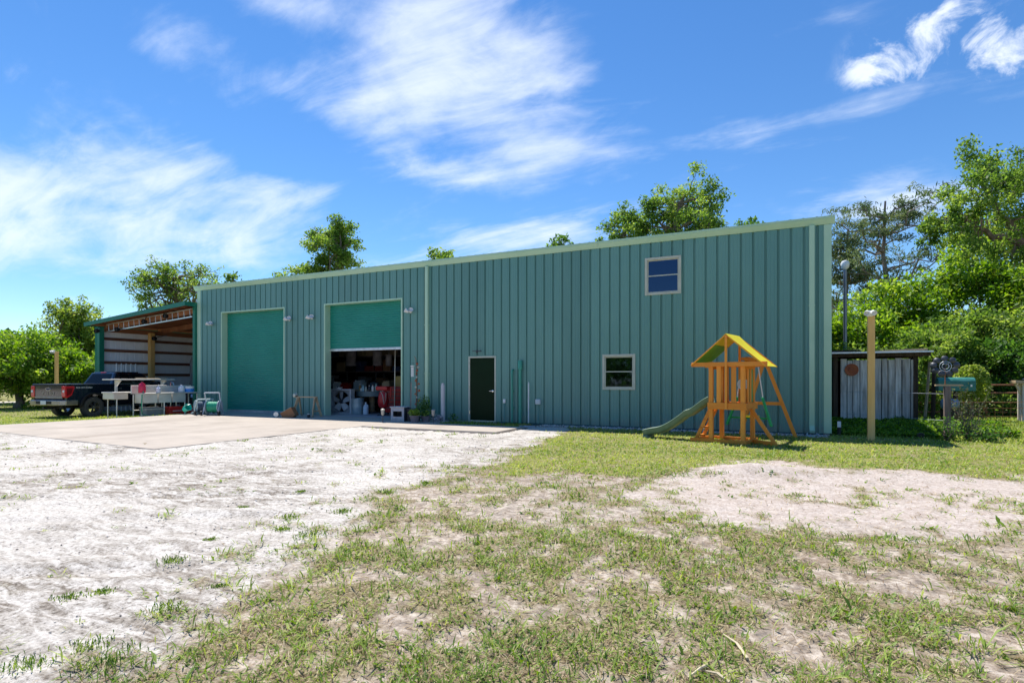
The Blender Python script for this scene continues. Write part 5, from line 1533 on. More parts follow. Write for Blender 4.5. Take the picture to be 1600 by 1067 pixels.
# odds and ends lying on the fan
t = thing('dust_pan', 'small pale dish on top of the shop fan', 'dish', (gx - .15, gy, 1.02)); mb = MB(); mb.lathe([(.08, 0), (.16, .07), (.15, .07), (.07, .012)], (0, 0, 0), 'z', 16); mb.build('dish', WHITEP, t, True)
mb = MB(); mb.cbox((0, 0, .09), (.05, .16, .03)); mb.build('brush', BLACKP, t)
# galvanised bin
gx, gy = at_depth(558.5, 22.6)
t = thing('trash_can', 'galvanised round bin beside the shop fan', 'bin', (gx, gy, 0))
mb = MB(); mb.lathe([(.22, 0), (.235, .02), (.25, .32), (.262, .62), (.27, .64), (.255, .64), (.24, .3), (.2, .03)], (0, 0, 0), 'z', 22); mb.build('bin', pmat('blue_grey_galv', (.36, .46, .5), (.46, .56, .6), 6, .4, .5), t, True)
for s in (-1, 1):
    mb = MB(); mb.path([(s * .25, -.05, .5), (s * .30, 0, .46), (s * .25, .05, .5)], .01, 6); mb.build('handle', GALV, t)
gx, gy = at_depth(571.5, 22.4)
jug(gx, gy, .0, .22, .46, pmat('milky_jug', (.6, .66, .75), (.68, .73, .8), 4, .35), 'milky plastic jug on the floor right of the bin')
# round bench covered with bottles
gx, gy = at_depth(582, 23.4)
tb = thing('round_workbench', 'round grey workbench cluttered with bottles in the open bay', 'workbench', (gx, gy, 0))
mb = MB(); mb.lathe([(.62, .70), (.66, .71), (.66, .92), (.63, .92), (.60, .88), (.02, .88)], (0, 0, 0), 'z', 26); mb.build('top', pmat('teal_grey_enamel', (.10, .16, .18), (.14, .2, .22), 4, .4), tb, True)
mb = MB(); mb.box(-.06, .06, -.06, .06, 0, .7); mb.build('pedestal', OLDPINE, tb)
mb = MB(); mb.lathe([(.3, 0), (.3, .03), (.06, .05)], (0, 0, 0), 'z', 18); mb.build('base', STEELD, tb, True)
bm_ = [WHITEP, AQUA, pmat('amber_bottle', (.3, .16, .04), None, 4, .3), WHITEP, pmat('sky_bottle', (.35, .6, .7), None, 4, .3), CREAM, STEELD, WHITEP, pmat('mint_bottle', (.4, .65, .6), None, 4, .3)]
nm_ = ['white', 'aqua', 'amber', 'short white', 'sky blue', 'cream', 'dark', 'slim white', 'mint']
for k in range(9):
    a = -2.75 + k * .27
    x, y = gx + .52 * math.cos(a), gy + .52 * math.sin(a)
    h = [.22, .18, .3, .14, .26, .2, .24, .28, .34][k]
    t = thing('bottle', nm_[k] + ' bottle on the front rim of the round workbench', 'bottle', (x, y, .92), 0, 'bottles on the round workbench')
    mb = MB(); mb.lathe([(.045, 0), (.05, .01), (.05, h * .6), (.02, h * .8), (.02, h * .9)], (0, 0, 0), 'z', 12); mb.build('body', bm_[k], t, True)
    mb = MB(); mb.lathe([(.024, h * .9), (.024, h)], (0, 0, 0), 'z', 10); mb.build('cap', bm_[(k * 4 + 1) % 9], t, True)
# red floor tool (engine hoist body / punching bag shape on a stand)
gx, gy = at_depth(599, 21.7)
t = thing('red_bench_grinder', 'bright red pedestal machine with pale cord in the open bay', 'machine', (gx, gy, 0))
mb = MB(); mb.lathe([(.24, 0), (.24, .03), (.08, .06), (.07, .30)], (0, 0, 0), 'z', 18); mb.build('pedestal', STEELD, t, True)
mb = MB(); mb.lathe([(.12, .30), (.19, .36), (.24, .55), (.20, .82), (.16, .92), (.06, .95)], (0, 0, 0), 'z', 18); mb.xf(Matrix.Diagonal((1, .8, 1, 1))); mb.build('body', REDS, t, True)
mb = MB(); mb.box(-.30, .26, -.12, .12, .98, 1.14); mb.build('head', REDS, t, bevel=.03)
mb = MB(); mb.path([(.28, 0, 1.02), (.36, 0, 1.10), (.36, 0, .72)], .03, 8); mb.build('arm', REDS, t, True)
mb = MB(); mb.path([(.02, -.2, .95), (.16, -.24, .80), (.20, -.22, .45), (.26, -.18, .62), (.24, -.14, .9)], .012, 8); mb.build('cord', CREAM, t, True)
mb = MB(); mb.lathe([(.05, .94), (.07, .98)], (0, 0, 0), 'z', 12); mb.build('collar', GALV, t, True)
# tool chest
gx, gy = at_depth(621, 22.6)
t = thing('tool_chest', 'dark red steel tool chest at the right side of the open bay', 'tool chest', (gx + .12, gy, 0))
mb = MB(); mb.box(-.55, .55, -.3, .3, .08, 1.12); mb.build('cabinet', REDS, t, bevel=.01)
for k in range(6):
    z = .14 + k * .16
    mb = MB(); mb.box(-.50, .50, -.325, -.302, z, z + .145); d = mb.build('drawer', REDS, t, bevel=.006)
    mb = MB(); mb.box(-.4, .4, -.345, -.326, z + .11, z + .13); mb.build('pull', STEELD, d)
for xx in (-.45, .45):
    mb = MB(); mb.lathe([(.02, -.02), (.04, -.02), (.04, .02), (.02, .02)], (xx, -.2, .04), 'x', 12); mb.build('caster', BLACKP, t)
# yellow carton, clamps and back shelving full of bins
t = thing('yellow_carton', 'dull yellow carton on top of the red tool chest', 'box', (gx + .35, gy + .05, 1.12)); mb = MB(); mb.box(-.35, .3, -.2, .2, 0, .42); mb.build('carton', pmat('mustard_board', (.30, .23, .07), (.36, .28, .1), 5, .8), t, bevel=.008)
mb = MB(); mb.box(-.36, .31, -.03, .03, .005, .425); mb.build('tape', CREAM, t)
t = thing('wall_shelving', 'dark steel shelving along the back of the open bay', 'shelving', (-17.3, 20.4, 0))
for x in (-2.6, -.9, .8, 2.5):
    for y in (-.3, .3):
        mb = MB(); mb.box(x - .03, x + .03, y - .03, y + .03, 0, 2.7); mb.build('upright', STEELD, t)
for z in (.3, 1.05, 1.75, 2.45):
    mb = MB(); mb.box(-2.65, 2.55, -.35, .35, z, z + .04); mb.build('shelf', DARKIN, t)
R2 = random.Random(5)
cols = [('dim white', pmat('dim_white_bin', (.3, .3, .3), None, 5, .6)), ('dull grey', pmat('dull_grey_bin', (.13, .14, .15), None, 5, .6)), ('brown', pmat('dull_brown_bin', (.13, .07, .035), None, 5, .8)), ('slate', SLATEB),
        ('navy', pmat('navy_bin', (.02, .04, .11), None, 5, .5)), ('tan', pmat('tan_bin', (.2, .16, .1), None, 5, .8)), ('black', BLACKP), ('maroon', pmat('maroon_bin', (.12, .015, .015), None, 5, .5))]
places = ['lowest', 'second', 'third', 'top']
orn = ['first', 'second', 'third', 'fourth', 'fifth', 'sixth', 'seventh', 'eighth', 'ninth', 'tenth', 'eleventh', 'twelfth', 'thirteenth', 'fourteenth', 'fifteenth', 'sixteenth']
for si, z in enumerate((.34, 1.09, 1.79, 2.49)):
    x = -2.5; q = 0
    while x < 2.2:
        w = R2.uniform(.28, .6); h = R2.uniform(.18, .52); c = R2.choice(cols)
        lab = f'{c[0]} storage box, {orn[q]} from the left on the {places[si]} shelf'
        b = thing('storage_box', lab, 'box', (-17.3 + x + w / 2, 20.2, z), R2.uniform(-.15, .15), 'boxes on the dark shelving')
        mb = MB(); mb.box(-w / 2, w / 2, -.2, .2, .002, h * .85); mb.build('box', c[1], b, bevel=.012)
        mb = MB(); mb.box(-w / 2 - .01, w / 2 + .01, -.21, .21, h * .852, h); mb.build('lid', c[1], b, bevel=.008)
        x += w + R2.uniform(.03, .2); q += 1
# long workbench in front of shelving, white bags overhead
t = thing('long_workbench', 'low wooden workbench across the dim back of the open bay', 'workbench', (-16.4, 19.3, 0))
mb = MB(); mb.box(-2.0, 1.9, -.35, .35, .90, .96); mb.build('top', OLDPINE, t)
for x in (-1.9, 0, 1.8):
    for y in (-.3, .3):
        mb = MB(); mb.box(x - .04, x + .04, y - .04, y + .04, 0, .899); mb.build('leg', OLDPINE, t)
for k, (dx, w, h, m, lab) in enumerate(((-1.6, .3, .35, WHITEP, 'white tub on the long workbench behind the fan'), (-1.1, .4, .3, REDS, 'red toolbox on the long workbench'), (-.3, .5, .42, GREYP, 'grey machine case on the long workbench'), (.5, .35, .32, SLATEB, 'slate monitor case on the long workbench'), (1.2, .35, .38, OLDPINE, 'wooden crate at the right end of the long workbench'))):
    b = thing('bench_box', lab, 'box', (-16.4 + dx, 19.25, .96), R2.uniform(-.3, .3)); mb = MB(); mb.box(-w / 2, w / 2, -.15, .15, .002, h * .8); mb.build('body', m, b, bevel=.015)
    mb = MB(); mb.box(-w * .4, w * .4, -.12, .12, h * .8, h); mb.build('top', m, b, bevel=.02)
for k, (x, y, z, r, lab) in enumerate(((-16.9, 18.9, 2.45, .34, 'pale bag hanging at the left under the half open door'), (-15.6, 19.1, 2.4, .30, 'pale bag hanging in the middle of the open bay'), (-14.75, 18.8, 2.25, .2, 'small pale bundle hanging towards the right of the open bay'))):
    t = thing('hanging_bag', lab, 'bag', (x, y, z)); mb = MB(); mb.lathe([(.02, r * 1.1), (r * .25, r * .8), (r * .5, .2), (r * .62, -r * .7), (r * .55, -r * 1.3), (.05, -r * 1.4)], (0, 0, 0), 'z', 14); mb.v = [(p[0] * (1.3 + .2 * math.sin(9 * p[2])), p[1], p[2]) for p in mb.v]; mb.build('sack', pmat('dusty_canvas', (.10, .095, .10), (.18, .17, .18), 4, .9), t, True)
    mb = MB(); mb.path([(0, 0, r), (0, 0, EAVE + .05 - z)], .012, 6); mb.build('cord', STEELD, t)
mb = MB(); mb.path([(-13.85, 18.0, .0), (-13.80, 18.0, 3.2)], .018, 8); tag(mb.build('steel_rod', ALU), 'upright thin metal rod at the right side of the open bay', 'rod')

# ------------------------------------------------------------------ by the downspout: box, pots, stakes, wind chime pole
gx, gy = on_ground(625, 657.5, 0)
t = thing('grey_hutch', 'small grey wooden hutch with a slot beside the open bay', 'hutch', (gx, gy, -.004), math.radians(6))
mb = MB()
HW = pmat('grey_wood', (.40, .39, .42), (.5, .49, .52), 6, .85)
mb.box(-.25, .25, -.17, -.15, 0, .16); mb.box(-.25, .25, -.17, -.15, .34, .46); mb.box(-.25, -.17, -.17, -.15, .161, .339); mb.box(.17, .25, -.17, -.15, .161, .339)
mb.build('front', HW, t)
mb = MB(); mb.box(-.25, -.23, -.149, .22, 0, .46); mb.box(.23, .25, -.149, .22, 0, .46); mb.box(-.229, .229, .20, .22, 0, .46); mb.build('sides', pmat('dark_slate_side', (.05, .06, .08), None, 4, .7), t)
mb = MB(); mb.box(-.28, .28, -.2, .25, .462, .495); mb.build('lid', HW, t, bevel=.006)
mb = MB(); mb.box(-.2, .2, -.19, -.172, .07, .09); mb.build('trim', HW, t)
mb = MB(); mb.box(.27, .62, -.1, .2, 0, .44); mb.xf(Matrix.Rotation(.05, 4, 'Z') @ Matrix.Translation((0.02, 0.05, 0))); mb.xf(Matrix.Translation((gx, gy, -.01))); tag(mb.build('black_bin', pmat('black_bin_plastic', (.02, .022, .03), None, 5, .5), bevel=.02), 'black box pushed between the grey hutch and the wall', 'box')
def leaf_ball(name, mat, n, c, r, size, parent=None, rng=None, up=0.0, flat=1.0):
    rng = rng or np.random.default_rng(int(abs(c[0]) * 100) + n)
    u = rng.normal(size=(n, 3)); u /= np.linalg.norm(u, axis=1)[:, None]
    rad = rng.random(n) ** .45
    P = np.array(c) + u * rad[:, None] * np.array(r)
    return leaves(name, mat, P, size, rng, rng.random(n), parent, up)
def leaves(name, mat, P, size, rng, v, parent=None, up=0.3, aspect=.5):
    n = len(P)
    a = rng.normal(size=(n, 3)); a /= np.linalg.norm(a, axis=1)[:, None]
    nr = rng.normal(size=(n, 3)); nr[:, 2] = np.abs(nr[:, 2]) * (1 + up) + up
    b = np.cross(a, nr); b /= (np.linalg.norm(b, axis=1)[:, None] + 1e-9)
    s = size * rng.uniform(.6, 1.4, n)
    a = a * s[:, None]; b = b * (s * aspect)[:, None]
    V = np.stack([P - a, P + b - a * .1, P + a, P - b - a * .1], 1).reshape(-1, 3)
    F = np.arange(n)[:, None] * 4 + np.array([[0, 1, 2, 3]])
    return np_mesh(name, V, F, None, mat, np.repeat(v, 4), parent)
def pot(px, py, r, h, lab, mat, n, lr, size):
    gx, gy = on_ground(px, py, -.05)
    t = thing('potted_plant', lab, 'plant', (gx, gy, -.05), 0)
    mb = MB(); mb.lathe([(r * .7, 0), (r * .95, h * .85), (r * 1.08, h * .87), (r * 1.08, h), (r * .95, h), (r * .88, h * .88), (.01, h * .87)], (0, 0, 0), 'z', 20); mb.build('pot', TERRA, t, True)
    leaf_ball('foliage', mat, n, (0, 0, h + lr * .45), (lr, lr, lr * .6), size, t, up=.5)
pot(648, 662, .16, .27, 'plum grey pot with bright lime leaves near the hutch', L_YEL, 160, .20, .06)
pot(665, 661, .15, .24, 'plum grey pot with sparse green leaves left of the downspout', L_MIX, 90, .17, .05)
gx, gy = on_ground(663, 660, -.05)
t = thing('fennel_plant', 'feathery green plant with rusty tops in front of the downspout', 'plant', (gx, gy, -.05))
rng = np.random.default_rng(3)
mb = MB()
for k in range(26):
    a, rr, hh = rng.random() * 6.28, rng.random() * .16, rng.uniform(.5, .95)
    mb.path([(0, 0, 0), (rr * math.cos(a), rr * math.sin(a), hh * .5), (1.7 * rr * math.cos(a), 1.7 * rr * math.sin(a), hh)], [.006, .004, .002], 4)
mb.build('stems', L_MIX, t)
leaf_ball('foliage', L_OAK, 900, (0, 0, .5), (.28, .22, .45), .03, t, up=.1)
gx, gy = on_ground(650, 659, -.05)
t = thing('wind_chime_pole', 'tall rod with rusty hanging ornaments and white chime beside the bay', 'wind chime', (gx, gy, -.05))
mb = MB(); mb.path([(0, 0, 0), (.02, 0, 1.2), (.0, .0, 2.15), (-.05, -.02, 2.25)], [.014, .012, .01, .008], 6); mb.build('rod', RUST, t)
mb = MB(); mb.path([(-.05, -.02, 2.0), (-.16, -.04, 2.02)], .006, 6); mb.build('hook', STEELD, t)
for k in range(4):
    mb = MB(); mb.path([(-.17 + k * .03, -.04, 1.55), (-.17 + k * .03, -.04, 1.88)], .010, 8); mb.build('chime_tube', WHITEP, t)
mb = MB(); mb.lathe([(.07, 1.90), (.07, 1.93)], (-.12, -.04, 0), 'z', 12); mb.build('chime_top', WHITEP, t)
rr2 = random.Random(4)
for k in range(14):
    z = .5 + k * .115; s = .028 + .02 * rr2.random(); x = rr2.uniform(-.02, .14)
    mb = MB(); mb.lathe([(.004, -s), (s, -.3 * s), (s * .9, .3 * s), (.004, s)], (x, rr2.uniform(-.06, .04), z), 'z', 8); mb.build('ornament', RUSTR if k % 3 else CREAM, t, True)
mb = MB(); mb.path([(.05, -.02, .45), (.06, -.01, 2.0)], .004, 4); mb.build('chain', RUST, t)
gx, gy = on_ground(641.5, 657.5, -.02)
mb = MB(); mb.path([(gx, gy, -.03), (gx + .01, gy + .02, 1.32)], [.016, .014], 8); tag(mb.build('garden_stake', pmat('pale_rust_stake', (.42, .30, .27), None, 4, .8), None, True), 'slim pinkish garden stake between hutch and wind chime', 'stake')
# whitened fence post leaning on wall, solar stake lights
gx, gy = on_ground(692, 660.5, -.05)
mb = MB(); mb.path([(gx, gy, -.06), (gx - .01, gy + .02, .6), (gx - .03, gy + .05, 1.18), (gx - .035, gy + .05, 1.28)], [.075, .07, .066, .045], 10)
tag(mb.build('bleached_log', pmat('bleached_wood', (.5, .47, .48), (.62, .59, .6), 6, .85, 0, .4, 20, (3, 3, .3)), None, True), 'bleached upright log standing by the wall right of the downspout', 'log')
def stake_light(px, py, lab, hgt=.45):
    gx, gy = on_ground(px, py, -.05)
    t = thing('stake_light', lab, 'light', (gx, gy, -.05), 0, 'small garden stake lights')
    mb = MB(); mb.path([(0, 0, 0), (0, 0, hgt * .55)], .012, 6); mb.build('stake', STEELD, t)
    mb = MB(); mb.lathe([(.02, hgt * .55), (.05, hgt * .62), (.06, hgt * .9), (.075, hgt * .93), (.02, hgt)], (0, 0, 0), 'z', 12); mb.build('lamp_head', pmat('stake_lamp_shell', (.42, .40, .36), None, 5, .5), t, True)
stake_light(598, 662, 'small stake light in front of the open bay', .5)
stake_light(677, 663.5, 'small stake light right of the flower pots', .5)
gx, gy = on_ground(684, 661, -.05)
t = thing('dusty_miller', 'low silvery-leaved plant between stake light and bleached log', 'plant', (gx, gy, -.05))
leaf_ball('foliage', PALEM, 120, (0, 0, .16), (.26, .15, .14), .045, t, up=.2)
mb = MB()
for k in range(6): mb.path([(0, 0, 0), (.18 * math.cos(k), .1 * math.sin(k), .2)], .005, 4)
mb.build('stems', PALEM, t)
gx, gy = on_ground(708, 660.5, -.05)
t = thing('small_weed', 'small sparse weed at the wall foot left of the black door', 'plant', (gx, gy, -.05))
leaf_ball('foliage', L_DARK, 90, (0, 0, .16), (.2, .12, .16), .035, t); mb = MB(); mb.path([(0, 0, 0), (.02, 0, .25)], .006, 5); mb.build('stem', L_DARK, t)

# ------------------------------------------------------------------ right-hand yard
sd = thing('plank_shed', 'small lean-to of silvered vertical planks with flat metal roof', 'shed', (2.65, 19.9, -.1))
SX0, SX1, SY = 1.75, 3.62, 19.9
rs = random.Random(9); x = SX0; k = 0
while x < SX1 - .02:
    w = rs.uniform(.15, .22); w = min(w, SX1 - x)
    mb = MB(); j = rs.uniform(-.02, .02)
    mb.box(x + .009, x + w - .009, SY - .03 + j, SY + j, -.05 + rs.uniform(0, .12), 2.02 + rs.uniform(-.04, .03))
    mb.build('plank', GREYWOOD, sd, world=True, bevel=.004); x += w; k += 1
for xx in (SX0 - .12, SX1 + .06):
    mb = MB(); mb.box(xx - .06, xx + .06, SY + .02, SY + .14, -.1, 2.18); mb.build('corner_post', DARKWOOD, sd, world=True)
mb = MB(); mb.box(SX0, SX1, SY + .001, SY + .05, 1.55, 1.65); mb.build('ledger', DARKWOOD, sd, world=True)
mb = MB(); mb.box(SX0 - .1, SX0 - .06, SY + .1, SY + 1.9, -.1, 2.05); mb.build('side_boards', DARKWOOD, sd, world=True)
mb = MB(); mb.box(SX1 + .0, SX1 + .04, SY + .15, SY + 1.9, -.1, 2.05); mb.build('side_boards', DARKWOOD, sd, world=True)
mb = MB(); mb.box(SX0, SX1, SY + 1.86, SY + 1.9, -.1, 2.05); mb.build('back_boards', DARKWOOD, sd, world=True)
mb = MB(); mb.box(SX0 - .45, SX1 + .42, SY - .35, SY + 2.1, 2.19, 2.235); mb.build('roof', GALV, sd, world=True)
for yy in (SY - .1, SY + .9, SY + 1.8):
    mb = MB(); mb.box(SX0 - .4, SX1 + .4, yy - .04, yy + .04, 2.09, 2.188); mb.build('roof_joist', DARKWOOD, sd, world=True)
for k, (a, b) in enumerate(((1.2, 2.3), (2.7, 4.0))):
    mb = MB(); mb.beam((a, SY - .1 + k * .3, 2.26), (b, SY + .2, 2.30), .09, .05); mb.build('roof_batten', OLDPINE if k else DARKWOOD, sd, world=True)
mb = MB(); mb.lathe([(.01, -.012), (.06, -.010), (.065, -.022), (.08, -.022), (.085, -.008), (.15, -.012), (.185, -.020), (.185, .0), (.01, .004)], (2.05, SY - .06, 1.70), 'y', 26); mb.xf(Matrix.Identity(4))
o = mb.build('rusty_disc', RUSTR, None, True); tag(o, 'round orange rusty disc hung on the plank shed', 'disc')
# weathered side gate posts right of the shed
t = thing('leaning_boards', 'two dark upright boards leaning at the right side of the shed', 'boards', (3.95, 19.75, -.1))
mb = MB(); mb.beam((.10, 0, 0), (.16, .05, 2.12), .10, .05); mb.build('board', DARKWOOD, t)
mb = MB(); mb.beam((-.10, -.05, .2), (.04, .02, 2.02), .08, .03); mb.build('board', OLDPINE, t)
# green mailbox-like box
t = thing('green_utility_box', 'dark green metal box on a post right of the plank shed', 'box', (4.52, 19.5, -.1))
mb = MB(); prof = [(-.17, 1.18), (.17, 1.18), (.17, 1.46), (.12, 1.53), (0, 1.56), (-.12, 1.53), (-.17, 1.46)]
mb.prism(prof, -.42, .42, 'yz'); mb.build('shell', pmat('faded_green_paint', (.02, .16, .13), (.05, .22, .2), 8, .5), t, bevel=.012)
mb = MB(); mb.box(-.05, .05, -.05, .05, 0, 1.179); mb.build('post', DARKWOOD, t)
mb = MB(); mb.box(.3, .34, -.172, -.17, 1.3, 1.36); mb.build('latch', GALV, t)
t = thing('blue_barrel', 'small blue-grey barrel lying below the green box', 'barrel', (4.35, 19.3, .72))
mb = MB(); mb.lathe([(.10, -.2), (.14, -.17), (.15, 0), (.14, .17), (.10, .2)], (0, 0, 0), 'x', 16); mb.build('barrel', pmat('blue_grey_drum', (.28, .36, .46), None, 5, .5), t, True)
mb = MB(); mb.lathe([(.152, -.1), (.152, -.08)], (0, 0, 0), 'x', 16); mb.build('hoop', STEELD, t)
mb = MB(); mb.box(-.18, .18, -.15, .15, -.80, -.155); mb.build('stand', DARKWOOD, t)
# steel light pole behind the shed
gx, gy = at_depth(1320.5, 23.5)
t = thing('steel_light_pole', 'tall grey steel pole with pale lamp behind the plank shed', 'pole', (gx, gy, -.1))
mb = MB(); mb.path([(0, 0, 0), (0, 0, 6.2)], [.075, .07], 12); mb.build('pole', POLEM, t, True)
mb = MB(); mb.lathe([(.05, 6.15), (.15, 6.25), (.17, 6.42), (.12, 6.52), (.03, 6.55)], (0, 0, 0), 'z', 14); mb.build('lamp', WHITEP, t, True)
# steel flower sculpture on a T post
gx, gy = on_ground(1480, 688, -.08)
t = thing('timber_tee_post', 'weathered timber post with short crosspiece at the wire fence', 'post', (gx, gy, -.1))
mb = MB(); mb.beam((0, 0, 0), (.0, 0, 1.33), .13, .12, (0, 1, 0)); mb.build('post', DARKWOOD if False else pmat('brown_grey_post', (.17, .12, .10), (.27, .2, .17), 6, .9, 0, .5, 20, (3, 3, .3)), t, bevel=.01)
mb = MB(); mb.beam((-.24, -.02, 1.36), (.30, .02, 1.36), .12, .04); mb.build('crosspiece', OLDPINE, t)
t = thing('metal_flower', 'dark steel wind flower with round petals above the tee post', 'sculpture', (gx - .03, gy + .05, 1.26))
mb = MB(); mb.path([(0, 0, -.1), (0, 0, .42)], .012, 6); mb.build('stem', RUST, t)
for k in range(9):
    a = k * 2 * math.pi / 9 + .2; R = .235
    px_, pz_ = R * math.cos(a), .46 + R * .8 * math.sin(a)
    mb = MB(); mb.lathe([(.005, .03), (.05, .02), (.078, -.005), (.074, -.012), (.045, .008), (.005, .015)], (0, 0, 0), 'z', 14); mb.xf(Matrix.Translation((px_, -.03 * math.sin(a * 2), pz_)) @ Matrix.Rotation(math.radians(80), 4, 'X') @ Matrix.Rotation(.4 * math.cos(a), 4, 'Y')); mb.build('petal', STEELD, t, True)
    mb = MB(); mb.path([(0, 0, .46), (px_ * .8, 0, .46 + (pz_ - .46) * .8)], .006, 5); mb.build('spoke', STEELD, t)
for R in (.07, .12):
    mb = MB(); mb.path([(R * math.cos(a), -.03, .46 + R * math.sin(a)) for a in np.linspace(0, 2 * math.pi, 18)], .008, 6); mb.build('ring', GALV, t)
# wire fence along the yard edge
wf = thing('wire_fence', 'thin wire mesh fence running right from the tee post', 'fence', (gx, gy, -.1))
FW = RUST
mb = MB()
x1f, y1f = at_depth(1700, 13.6)
dx, dy = x1f - gx, y1f - gy
LN = math.hypot(dx, dy)
for k in range(int(LN / .2) + 1):
    u = k * .2 / LN; mb.path([(dx * u, dy * u, 0), (dx * u, dy * u, .95)], .0025, 3, False)
mb.build('vertical_wires', FW, wf)
for z in (.02, .2, .4, .6, .8, .95):
    mb = MB(); mb.path([(0, 0, z), (dx, dy, z)], .003, 4); mb.build('wire', FW, wf)
sx, sy = 1.75 - gx, 19.0 - gy
for z in (.5, 1.15):
    mb = MB(); mb.path([(0, 0, z), (sx, sy, z)], .004, 4); mb.build('wire', GALV, wf)
# rusty pipe corral fence further back
rf = thing('pipe_corral', 'rusty pipe rail fence tangled with vines behind the yard', 'fence', (*at_depth(1560, 21), -.1))
A = at_depth(1425, 21.5); B = at_depth(1720, 20.5)
for z in (.25, .62, .98, 1.28):
    mb = MB(); mb.path([(A[0], A[1], z - .1), ((A[0] + B[0]) / 2, (A[1] + B[1]) / 2, z - .08), (B[0], B[1], z - .1)], .032, 8); mb.build('rail', RUST, rf, world=True)
for k in range(6):
    u = k / 5; x = A[0] + (B[0] - A[0]) * u; y = A[1] + (B[1] - A[1]) * u
    mb = MB(); mb.path([(x, y + .05, -.15), (x, y + .05, 1.32)], .045, 8); mb.build('post', RUST, rf, world=True)
# potting bench at the right edge
gx, gy = on_ground(1597, 660, -.06)
pb = thing('potting_bench', 'rough timber potting bench at the right edge of the yard', 'bench', (gx, gy, -.08))
mb = MB(); mb.beam((-.26, -.02, 1.40), (1.5, .12, 1.40), .45, .10); mb.build('top', OLDPINE, pb, bevel=.01)
for xx in (.02, 1.3):
    for yy in (-.05, .3):
        mb = MB(); mb.beam((xx, yy, 0), (xx, yy, 1.35), .09, .09, (0, 1, 0)); mb.build('leg', GREYWOOD, pb, bevel=.008)
mb = MB(); mb.beam((.02, .05, .95), (-.18, .0, 1.34), .06, .06); mb.build('brace', GREYWOOD, pb)
t = thing('driftwood_heap', 'pale twisted driftwood heaped on the potting bench', 'driftwood', (gx + .25, gy + .05, 1.37))
rd = random.Random(2)
for k in range(9):
    pts = [(rd.uniform(-.3, .3), rd.uniform(-.1, .1), rd.uniform(.02, .1))]
    for j in range(3): pts.append((pts[-1][0] + rd.uniform(-.16, .16), pts[-1][1] + rd.uniform(-.05, .05), max(.02, pts[-1][2] + rd.uniform(-.05, .14))))
    mb = MB(); mb.path(pts, [.022, .02, .016, .01], 6); mb.build('branch', pmat('pale_driftwood', (.5, .46, .44), None, 6, .9), t, True)
# loose stones and block in the yard, black spot lamp
def rock(px, py, r, lab, sq=.6):
    gx, gy = on_ground(px, py, -.08)
    me = bpy.data.meshes.new('rock'); bm = bmesh.new(); bmesh.ops.create_icosphere(bm, subdivisions=3, radius=r)
    for v in bm.verts:
        n = .75 + .5 * float(vnoise(np.array([v.co.x * 4 / r + px]), np.array([v.co.y * 4 / r + v.co.z * 3 / r]), 4)[0]); v.co *= n; v.co.z *= sq
    bm.to_mesh(me); bm.free(); me.materials.append(STONEW)
    o = bpy.data.objects.new('rock', me); COL.objects.link(o); o.location = (gx, gy, -.08 + r * sq * .55); tag(o, lab, 'rock', 'pale rocks in the yard')
rock(1470, 640, .30, 'pale pointed rock left of the tee post', .8); rock(1523, 650, .22, 'pale rounded rock right of the tee post')
gx, gy = on_ground(1545, 651, -.08)
mb = MB(); mb.box(gx - .5, gx + .5, gy - .12, gy + .12, -.1, .10); tag(mb.build('concrete_block', STONEW, bevel=.02), 'long grey kerb block lying in the yard grass', 'block')
gx, gy = on_ground(1438, 687.5, -.07)
t = thing('garden_spotlight', 'small black spot lamp on the shaded lawn', 'light', (gx, gy, -.07))
mb = MB(); mb.lathe([(.03, -.07), (.07, -.05), (.085, .05), (.075, .07), (.07, .04)], (0, 0, .10), 'y', 16); mb.xf(Matrix.Scale(-1, 4, (0, 1, 0))); mb.build('head', BLACKP, t, True)
mb = MB(); mb.path([(0, 0, 0), (0, 0, .06)], .012, 6); mb.build('spike', BLACKP, t)
gx, gy = on_ground(1313, 684, -.07)
t = thing('water_spigot', 'short dark standpipe with white tag beside the corner trim', 'spigot', (gx, gy + .3, -.07))
mb = MB(); mb.path([(0, 0, 0), (0, 0, .42)], .045, 10); mb.build('pipe', BLACKP, t, True)
mb = MB(); mb.box(-.045, .035, -.07, -.05, .25, .40); mb.build('tag', WHITEP, t)
# twigs on the foreground grass
for k, (p, q, lab) in enumerate((((1130, 990), (1168, 1030), 'pale dry stalk lying on the right foreground grass'), ((1095, 1046), (1140, 1067), 'pale dry stalk at the bottom edge of the grass'), ((1075, 1058), (1105, 1040), 'short dry stalk crossing another at the bottom edge'), ((1590, 1005), (1630, 1020), 'pale dry stalk at the right edge of the grass'))):
    a = on_ground(*p, -.03); b = on_ground(*q, -.03)
    mb = MB(); mb.path([(a[0], a[1], -.03), ((a[0] + b[0]) / 2 + .01, (a[1] + b[1]) / 2, -.012), (b[0], b[1], -.025)], [.004, .007, .008], 6)
    tag(mb.build('dry_stalk', pmat('bleached_stalk', (.6, .5, .34), None, 8, .8), None, True), lab, 'stalk')

